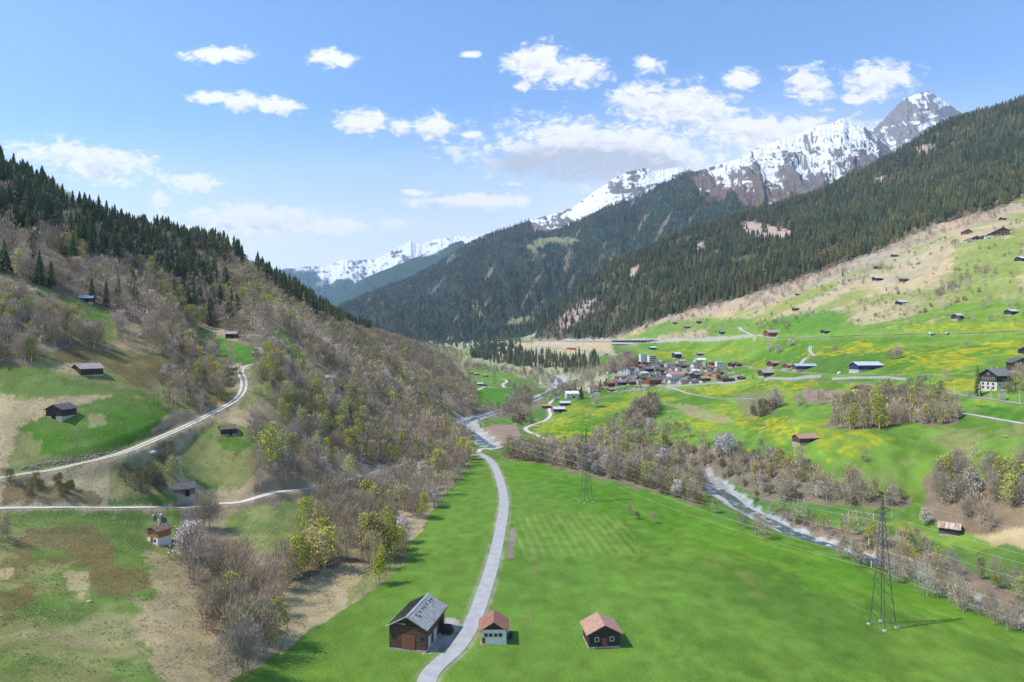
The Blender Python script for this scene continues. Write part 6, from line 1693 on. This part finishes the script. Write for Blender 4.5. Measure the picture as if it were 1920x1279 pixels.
# bare and budding wood of the left slope
plant('bare', leftall, .0185, 7.5, 12.5, 'leafless grey-brown tree in the wood covering the left hillside', 'bare trees of the left hillside wood', excl=EXL+[sprB], ymin=150, ymax=1500)
plant('bud', leftall, .0125, 8, 13, 'budding olive-green tree scattered in the left hillside wood', 'budding trees of the left hillside wood', excl=EXL+[sprA, sprB], ymin=150, ymax=1300, clump=30, cut=.52)
plant('blossom', leftall, .0006, 7, 11, 'pale blossoming tree scattered in the left hillside wood', 'blossoming trees of the left wood', excl=EXL+[sprA, sprB], ymin=150, ymax=1300)
plant('bare', [(-300,560),(0,565),(110,600),(210,650),(340,640),(400,690),(330,672),(220,650),(90,655),(60,690),(-300,690)], .017, 7, 11, 'bare tree in the belt between the mossy strip and the brown meadow', 'bare trees of the meadow belt', ymin=200)
plant('bud', [(-300,560),(0,565),(110,600),(210,650),(340,640),(400,690),(330,672),(220,650),(90,655),(60,690),(-300,690)], .017, 7, 11, 'yellow-green tree in the belt between the mossy strip and the brown meadow', 'budding trees of the meadow belt', ymin=200)
plant('bare', [(290,745),(300,712),(390,705),(415,700),(440,735),(400,768),(330,760)], .03, 6, 9, 'bare thicket tree on the knoll inside the track bend', 'bare trees on the knoll', ymin=200)
plant('bush', [(290,745),(300,712),(390,705),(415,700),(440,735),(400,768),(330,760)], .012, 3.5, 6, 'brown bush on the knoll inside the track bend', 'bushes on the knoll', ymin=200)
plant('bare', [(372,1095),(430,1085),(500,1108),(522,1135),(515,1290),(410,1290),(385,1150)], .030, 8, 12, 'bare tree in the grove at the bottom left beside the straw bank', 'bare trees of the lower left grove', ymin=100)
plant('bush', [(0,900),(60,895),(190,925),(185,942),(60,945),(0,945)], .035, 2, 4, 'low brown bush on the bank between the two left tracks', 'bushes between the tracks', ymin=120)
plant('bush', [(235,900),(300,880),(350,895),(330,915),(290,930),(240,930)], .02, 4, 7, 'bare bush beside the violet-roofed barn', 'bushes by the violet-roofed barn', ymin=120)
plant('bare', [(330,925),(400,930),(440,945),(430,965),(350,965)], .012, 7, 10, 'bare tree hanging over the farm lane by the violet-roofed barn', 'bare trees at the farm lane', ymin=120)
plant('bare', [(-40,940),(14,940),(14,1020),(-40,1020)], .03, 6, 9, 'bare tree at the left photo edge under the farm lane', 'bare trees at the left edge', ymin=120)
# riverside and right bank
rivW = [(945,862),(950,845),(1000,838),(1040,842),(1120,842),(1180,832),(1260,836),(1345,842),(1430,862),(1490,872),(1560,902),(1650,932),(1715,932),(1700,958),(1560,950),(1430,937),(1412,905),(1340,882),(1320,892),(1318,948),(1200,914),(1100,886),(1000,867)]
plant('bare', rivW, .032, 6, 11, 'bare grey tree in the wood along the river', 'bare trees of the riverside wood')
plant('bud', rivW, .009, 7, 12, 'budding tree in the wood along the river', 'budding trees of the riverside wood')
plant('bush', rivW, .014, 3, 5, 'dark green bush in the wood along the river', 'bushes of the riverside wood')
plant('blossom', rivW, .0016, 6, 9, 'blossoming tree in the wood along the river', 'blossoming trees of the riverside wood')
plant('bare', [(1170,795),(1330,830),(1260,838),(1180,832),(1120,842),(1110,832)], .012, 9, 12, 'bare tree at the upper edge of the river wood under the village meadow', 'bare trees under the village meadow')
bankD = [(1400,964),(1480,968),(1560,990),(1640,1004),(1720,1034),(1820,1076),(1980,1140),(1980,1190),(1820,1128),(1700,1082),(1600,1044),(1480,1002)]
plant('bare', bankD, .045, 5, 8.5, 'bare alder on the far bank of the lower river', 'bare alders of the lower river bank')
plant('bud', bankD, .018, 5, 8, 'greenish willow on the far bank of the lower river', 'willows of the lower river bank')
bankN = [(1570,1040),(1640,1062),(1700,1083),(1800,1124),(1920,1172),(1990,1200),(1990,1222),(1900,1190),(1800,1146),(1700,1102),(1580,1055)]
plant('bare', bankN, .055, 4, 7.5, 'bare alder on the field side of the lower river', 'bare alders on the field side')
plant('bush', [(945,858),(1000,866),(1100,886),(1200,914),(1310,948),(1330,950),(1320,940),(1200,905),(1100,878),(1000,858)], .05, 2, 4, 'low bush along the edge of the big green field', 'bushes along the green field')
plant('bush', [(1325,880),(1340,880),(1412,905),(1400,962),(1480,1000),(1600,1040),(1640,1030),(1500,975),(1430,937)], .03, 2, 4.5, 'scrubby bush on the stony right bank of the river', 'bushes of the stony river bank')
woodR = [(1742,905),(1800,882),(1850,900),(1980,880),(1980,985),(1925,985),(1850,1000),(1815,975),(1760,975)]
plant('bare', woodR, .048, 7, 11, 'bare tree in the wood above the rusty-roofed barn', 'bare trees above the rusty-roofed barn')
plant('bud', woodR, .009, 8, 12, 'lime-green tree in the wood above the rusty-roofed barn', 'budding trees above the rusty-roofed barn')
plant('blossom', woodR, .002, 6, 9, 'blossoming tree in the wood above the rusty-roofed barn', 'blossoming trees above the rusty-roofed barn')
cop = [(1560,806),(1566,765),(1610,752),(1650,750),(1700,738),(1770,745),(1800,775),(1795,795),(1760,800),(1700,795),(1640,808)]
plant('bare', cop, .027, 6, 11, 'bare tree in the copse on the railway terrace', 'bare trees of the terrace copse')
plant('bud', cop, .027, 6, 11, 'yellow-green tree in the copse on the railway terrace', 'budding trees of the terrace copse')
plant('bare', [(1405,780),(1410,762),(1450,748),(1500,742),(1560,752),(1540,765),(1480,768),(1440,780)], .013, 5, 8, 'bare tree on the hedge bank over the dandelion meadow', 'bare trees of the hedge bank')
plant('bush', [(1405,782),(1410,765),(1450,752),(1470,757),(1430,785)], .05, 3, 5, 'dark bush on the hedge bank over the dandelion meadow', 'bushes of the hedge bank')
plant('bare', [(1700,840),(1900,830),(1920,880),(1760,890),(1560,880),(1600,850)], .0025, 6, 9, 'lone bare tree on the rough slope above the river wood', 'bare trees of the rough slope')
plant('bare', [(1180,800),(1196,770),(1232,762),(1230,780),(1196,808)], .045, 10, 14, 'tall grey poplar in the clump under the village front', 'poplars under the village')
plant('bare', [(1128,704),(1150,700),(1190,696),(1196,684),(1168,676),(1140,690)], .028, 11, 15, 'bare tree in the rounded clump left of the village tower', 'bare trees left of the village')
plant('bush', [(960,790),(975,775),(1000,775),(1005,795),(985,806)], .012, 3, 6, 'olive bush on the bank by the soil patch', 'bushes at the soil patch')
plant('bush', [(876,797),(900,790),(908,822),(938,838),(920,842),(888,815)], .03, 2, 4, 'low golden-brown bush on the river spit', 'bushes of the river spit')
plant('bare', [(868,768),(930,766),(985,740),(1000,742),(985,790),(960,782),(905,780),(872,796)], .02, 8, 12, 'bare tree along the river behind the ploughed patch', 'bare trees behind the ploughed patch', ymin=520)
plant('bare', [(1020,742),(1060,728),(1110,722),(1130,735),(1085,742),(1010,750)], .006, 7, 11, 'bare tree around the farm under the village', 'bare trees around the farm')
plant('bare', [(880,715),(960,732),(1015,740),(1000,728),(1090,735),(1140,705),(1130,690),(1010,700),(930,692),(890,690),(700,655),(760,640),(850,655),(870,690)], .0045, 8, 12, 'pale leafless tree on the far valley floor', 'pale trees of the far valley floor', ymin=880, ymax=2300, excl=[[(872,692),(905,694),(1008,711),(990,722),(930,726),(884,714)]])
plant('bud', [(700,655),(760,642),(850,655),(930,692),(1010,705),(1130,690),(1130,705),(1010,715),(880,695)], .0022, 8, 12, 'pale green tree on the far valley floor', 'pale green trees of the far valley floor', ymin=1000, ymax=2300)
plant('spruce', [(880,660),(905,648),(950,650),(1000,662),(1060,666),(1120,672),(1124,688),(1075,702),(1055,706),(1040,692),(980,690),(930,682),(885,672)], .0048, 12, 26, 'spruce in the wood on the valley terrace under the main road', 'spruces of the valley terrace', ymin=900)
plant('spruce', [(760,640),(830,642),(1000,640),(960,650),(860,656),(780,652)], .0016, 14, 20, 'scattered spruce at the head of the valley', 'spruces at the valley head', ymin=1500)
# village gardens and scrub of the sunny slope
plant('bush', [(1140,735),(1260,724),(1350,718),(1380,695),(1330,680),(1250,676),(1180,695)], .0035, 2, 4, 'garden bush among the village houses', 'bushes in the village')
plant('bare', [(1140,735),(1260,724),(1350,718),(1380,695),(1330,680),(1250,676),(1180,695)], .0018, 5, 8, 'bare garden tree among the village houses', 'garden trees in the village')
edge = [(1140,642),(1180,605),(1300,575),(1400,548),(1550,500),(1750,418),(1900,372),(1980,350),(1980,380),(1900,398),(1760,448),(1560,532),(1420,578),(1300,600),(1200,625)]
plant('bare', edge, .0075, 5, 9, 'pinkish-grey bare tree along the lower edge of the big forest', 'bare trees along the forest edge', clump=40, cut=.40)
sunny = [(1200,640),(1300,600),(1560,535),(1760,450),(1980,400),(1980,610),(1500,625),(1400,632)]
plant('bare', sunny, .0042, 4, 8, 'bare scrub tree on the sunny dry slope', 'scrub trees of the sunny slope', clump=45, cut=.55)
plant('bush', sunny, .0042, 2, 4.5, 'low bush on the sunny dry slope', 'bushes of the sunny slope', clump=30, cut=.55)
plant('bare', [(1420,628),(1430,610),(1480,602),(1500,612),(1490,622),(1440,630)], .012, 5, 8, 'bare tree on the wooded hummock by the red farm building', 'bare trees on the hummock')
plant('bare', [(1755,570),(1760,540),(1800,520),(1850,505),(1880,520),(1830,540)], .012, 6, 9, 'brownish bare tree on the steep bank under the hamlet', 'bare trees under the hamlet')
plant('bare', [(1810,590),(1860,560),(1980,540),(1980,560),(1870,585)], .004, 6, 9, 'bare tree on the green shoulder at the right edge', 'bare trees on the green shoulder')

plant('bare', [(990,640),(1060,640),(1120,600),(1150,560),(1130,540),(1080,565),(1030,605)], .0045, 7, 12, 'pale bare tree on the rocky foot of the spruce ridge', 'bare trees at the ridge foot', ymin=1000)

# the great forests
fx, fy, fz, fpx, fpy = scatter(forest_poly, .0125, 2330, 950, excl=())
m = fbm(fx/70, fy/110, 4, 71) > .27+.2*(np.interp(fpx, [1000,1080,1180,1300], [.3,.1,.0,0]))
m |= (fpx < 1230) & (rng.uniform(size=len(fx)) < .6)
for i_, P in enumerate(clear_polys): m &= ~in_poly(fpx, fpy, P) | (rng.uniform(size=len(fx)) < (.3 if i_ == 3 else .04))
h = rng.uniform(14, 26, len(fx))*(.8+.4*fbm(fx/50, fy/50, 2, 5))
m &= visible(fx, fy, fz, h)
FOREST = np.stack([fx, fy, fz-.5, h], 1)[m]
print('forest trees', len(FOREST))
mt = np.concatenate([np.stack(a, 1) for a in MTN_TREES])
mass('mountain_forest', 'spruce', mt, 'bluish spruce forest clothing the mountain beyond the ridge', micro=True)

# ---- individuals: the largest 300 of each kind as trees of their own, the rest as woodland
def tree_object(kind, x, y, z, h, label, group):
    P = PROTO[kind]; k = rng.integers(0, len(P)); tm, cm = P[k]
    o = empty(NAMES[kind], (x, y, z-.15), rng.uniform(0, 6.283)); s = h/10; sw = s*rng.uniform(.9, 1.15)
    o.scale = (sw, sw, s)
    tag(o, label, NAMES[kind].replace('_', ' ') if kind != 'blossom' else 'blossoming tree', group)
    if kind != 'bush' or True:
        link('trunk', tm, o)
    c_ = link('crown', cm, o)
    a, b_ = float(fbm(np.array(x/28), np.array(y/34), 3, 5)), float(fbm(np.array(x/28+40), np.array(y/34), 3, 6))
    v = .72+.56*a
    c_.color = (v*(1+.35*(b_-.5)), v*(1.0+.05*(b_-.5)), v*(1-.35*(b_-.5)), 1)
    return o
count = {}
for (kind, px, py, hp, lab) in SINGLE:
    g = hit(px, py); tree_object(kind, g.x, g.y, g.z, hp*g.y/F, lab, None); count[kind] = count.get(kind, 0)+1
rest = {}
for kind in ('spruce', 'bare', 'bud', 'blossom', 'bush'):
    L = [t for t in TREES if t[0] == kind and abs(t[1]/t[2]) < .80]
    out = [t for t in TREES if t[0] == kind and abs(t[1]/t[2]) >= .80]
    L.sort(key=lambda t: -t[4]/t[2]*(1 if abs(t[1]/t[2]) < .76 else .3))
    n = 298-count.get(kind, 0)
    for t in L[:n]: tree_object(*t)
    rest[kind] = L[n:]+out
    print(kind, 'individual', min(n, len(L)), 'mass', len(rest[kind]))
def arr(L): return np.array([(t[1], t[2], t[3]-.2, t[4]) for t in L]) if L else np.zeros((0, 4))
mass('spruce_forest', 'spruce', np.vstack([FOREST, arr(rest['spruce'])]), 'dense dark spruce forest covering the long ridge on the right')
mass('woodland', 'bare', arr(rest['bare']), 'grey-brown leafless woodland covering the slopes')
mass('budding_woodland', 'bud', arr(rest['bud']), 'olive-green budding trees mixed through the woodland')
mass('blossom_scrub', 'blossom', arr(rest['blossom']), 'pale blossoming trees dotted through the woodland')
mass('scrub', 'bush', arr(rest['bush']), 'low brown and olive scrub on the slopes')

# ---- rank dry grass and tussocks on the unmown slopes near the camera
def tufts(n, name, label, tests, hh, c0, c1):
    y = np.sqrt(rng.uniform(80**2, 420**2, n)); u = rng.uniform(-.9, .9, n); x = u*y; z = height(x, y); px = 960+F*u; py = 640+F*(CAMZ-z)/y
    m = np.zeros(n, bool)
    for P in tests: m |= in_poly(px, py, P)
    m &= fbm(x/6, y/6, 3, 12) > .42
    for (bx, by, br_) in KEEP: m &= np.hypot(x-bx, y-by) > br_*.8
    x, y, z = x[m], y[m], z[m]; k = len(x)
    m2 = ~near_roads(x, y, 2.4); x, y, z = x[m2], y[m2], z[m2]; k = len(x)
    P = np.repeat(np.stack([x, y, z-.05], 1), 5, 0)+rng.normal(size=(5*k, 3))*np.array((.22, .22, 0))
    D = rng.normal(size=(5*k, 3))*.45+np.array((0, 0, 1.0)); D /= np.linalg.norm(D, axis=1)[:, None]
    V, T = slivers(P, D, rng.uniform(.5, 1.3, 5*k)*hh, rng.uniform(.12, .3, 5*k), rng)
    f = np.repeat(rng.uniform(size=k), 5)[:, None]
    C = np.repeat(np.array(c0)*(1-f)+np.array(c1)*f, 3, 0)
    tag(link(name, np_mesh(name, V, T, [M['foliage_mass']], colr=C)), label, kind='stuff')
tufts(150000, 'dry_grass', 'tufts of dry straw-coloured grass on the unmown slopes', [leftall, woodR, [(1480,880),(1740,900),(1720,960),(1600,950)], [(1700,820),(1920,800),(1920,900),(1700,880)]], .30, (.52,.44,.27), (.30,.31,.13))
# ------------------------------------------------------------------ the air between
def haze():
    x0, x1, y0, y1, z0, z1 = -5600, 4900, -400, 11700, -9.0, 2400
    V = [(x, y, z) for z in (z0, z1) for y in (y0, y1) for x in (x0, x1)]
    Q = [(0, 2, 3, 1), (4, 5, 7, 6), (0, 1, 5, 4), (2, 6, 7, 3), (0, 4, 6, 2), (1, 3, 7, 5)]
    m = bpy.data.materials.new('haze'); m.use_nodes = True
    nt = m.node_tree; nt.nodes.clear()
    out = _node(nt, 'ShaderNodeOutputMaterial'); pv = _node(nt, 'ShaderNodeVolumePrincipled')
    pv.inputs['Color'].default_value = (.46, .68, 1.0, 1)
    pv.inputs['Density'].default_value = HAZE
    pv.inputs['Anisotropy'].default_value = .1
    nt.links.new(pv.outputs[0], out.inputs['Volume'])
    o = link('haze', np_mesh('haze', np.array(V), None, [m], Q=np.array(Q)))
    tag(o, 'thin blue haze filling the valley air', kind='stuff')
HAZE = 5.3e-5
haze()
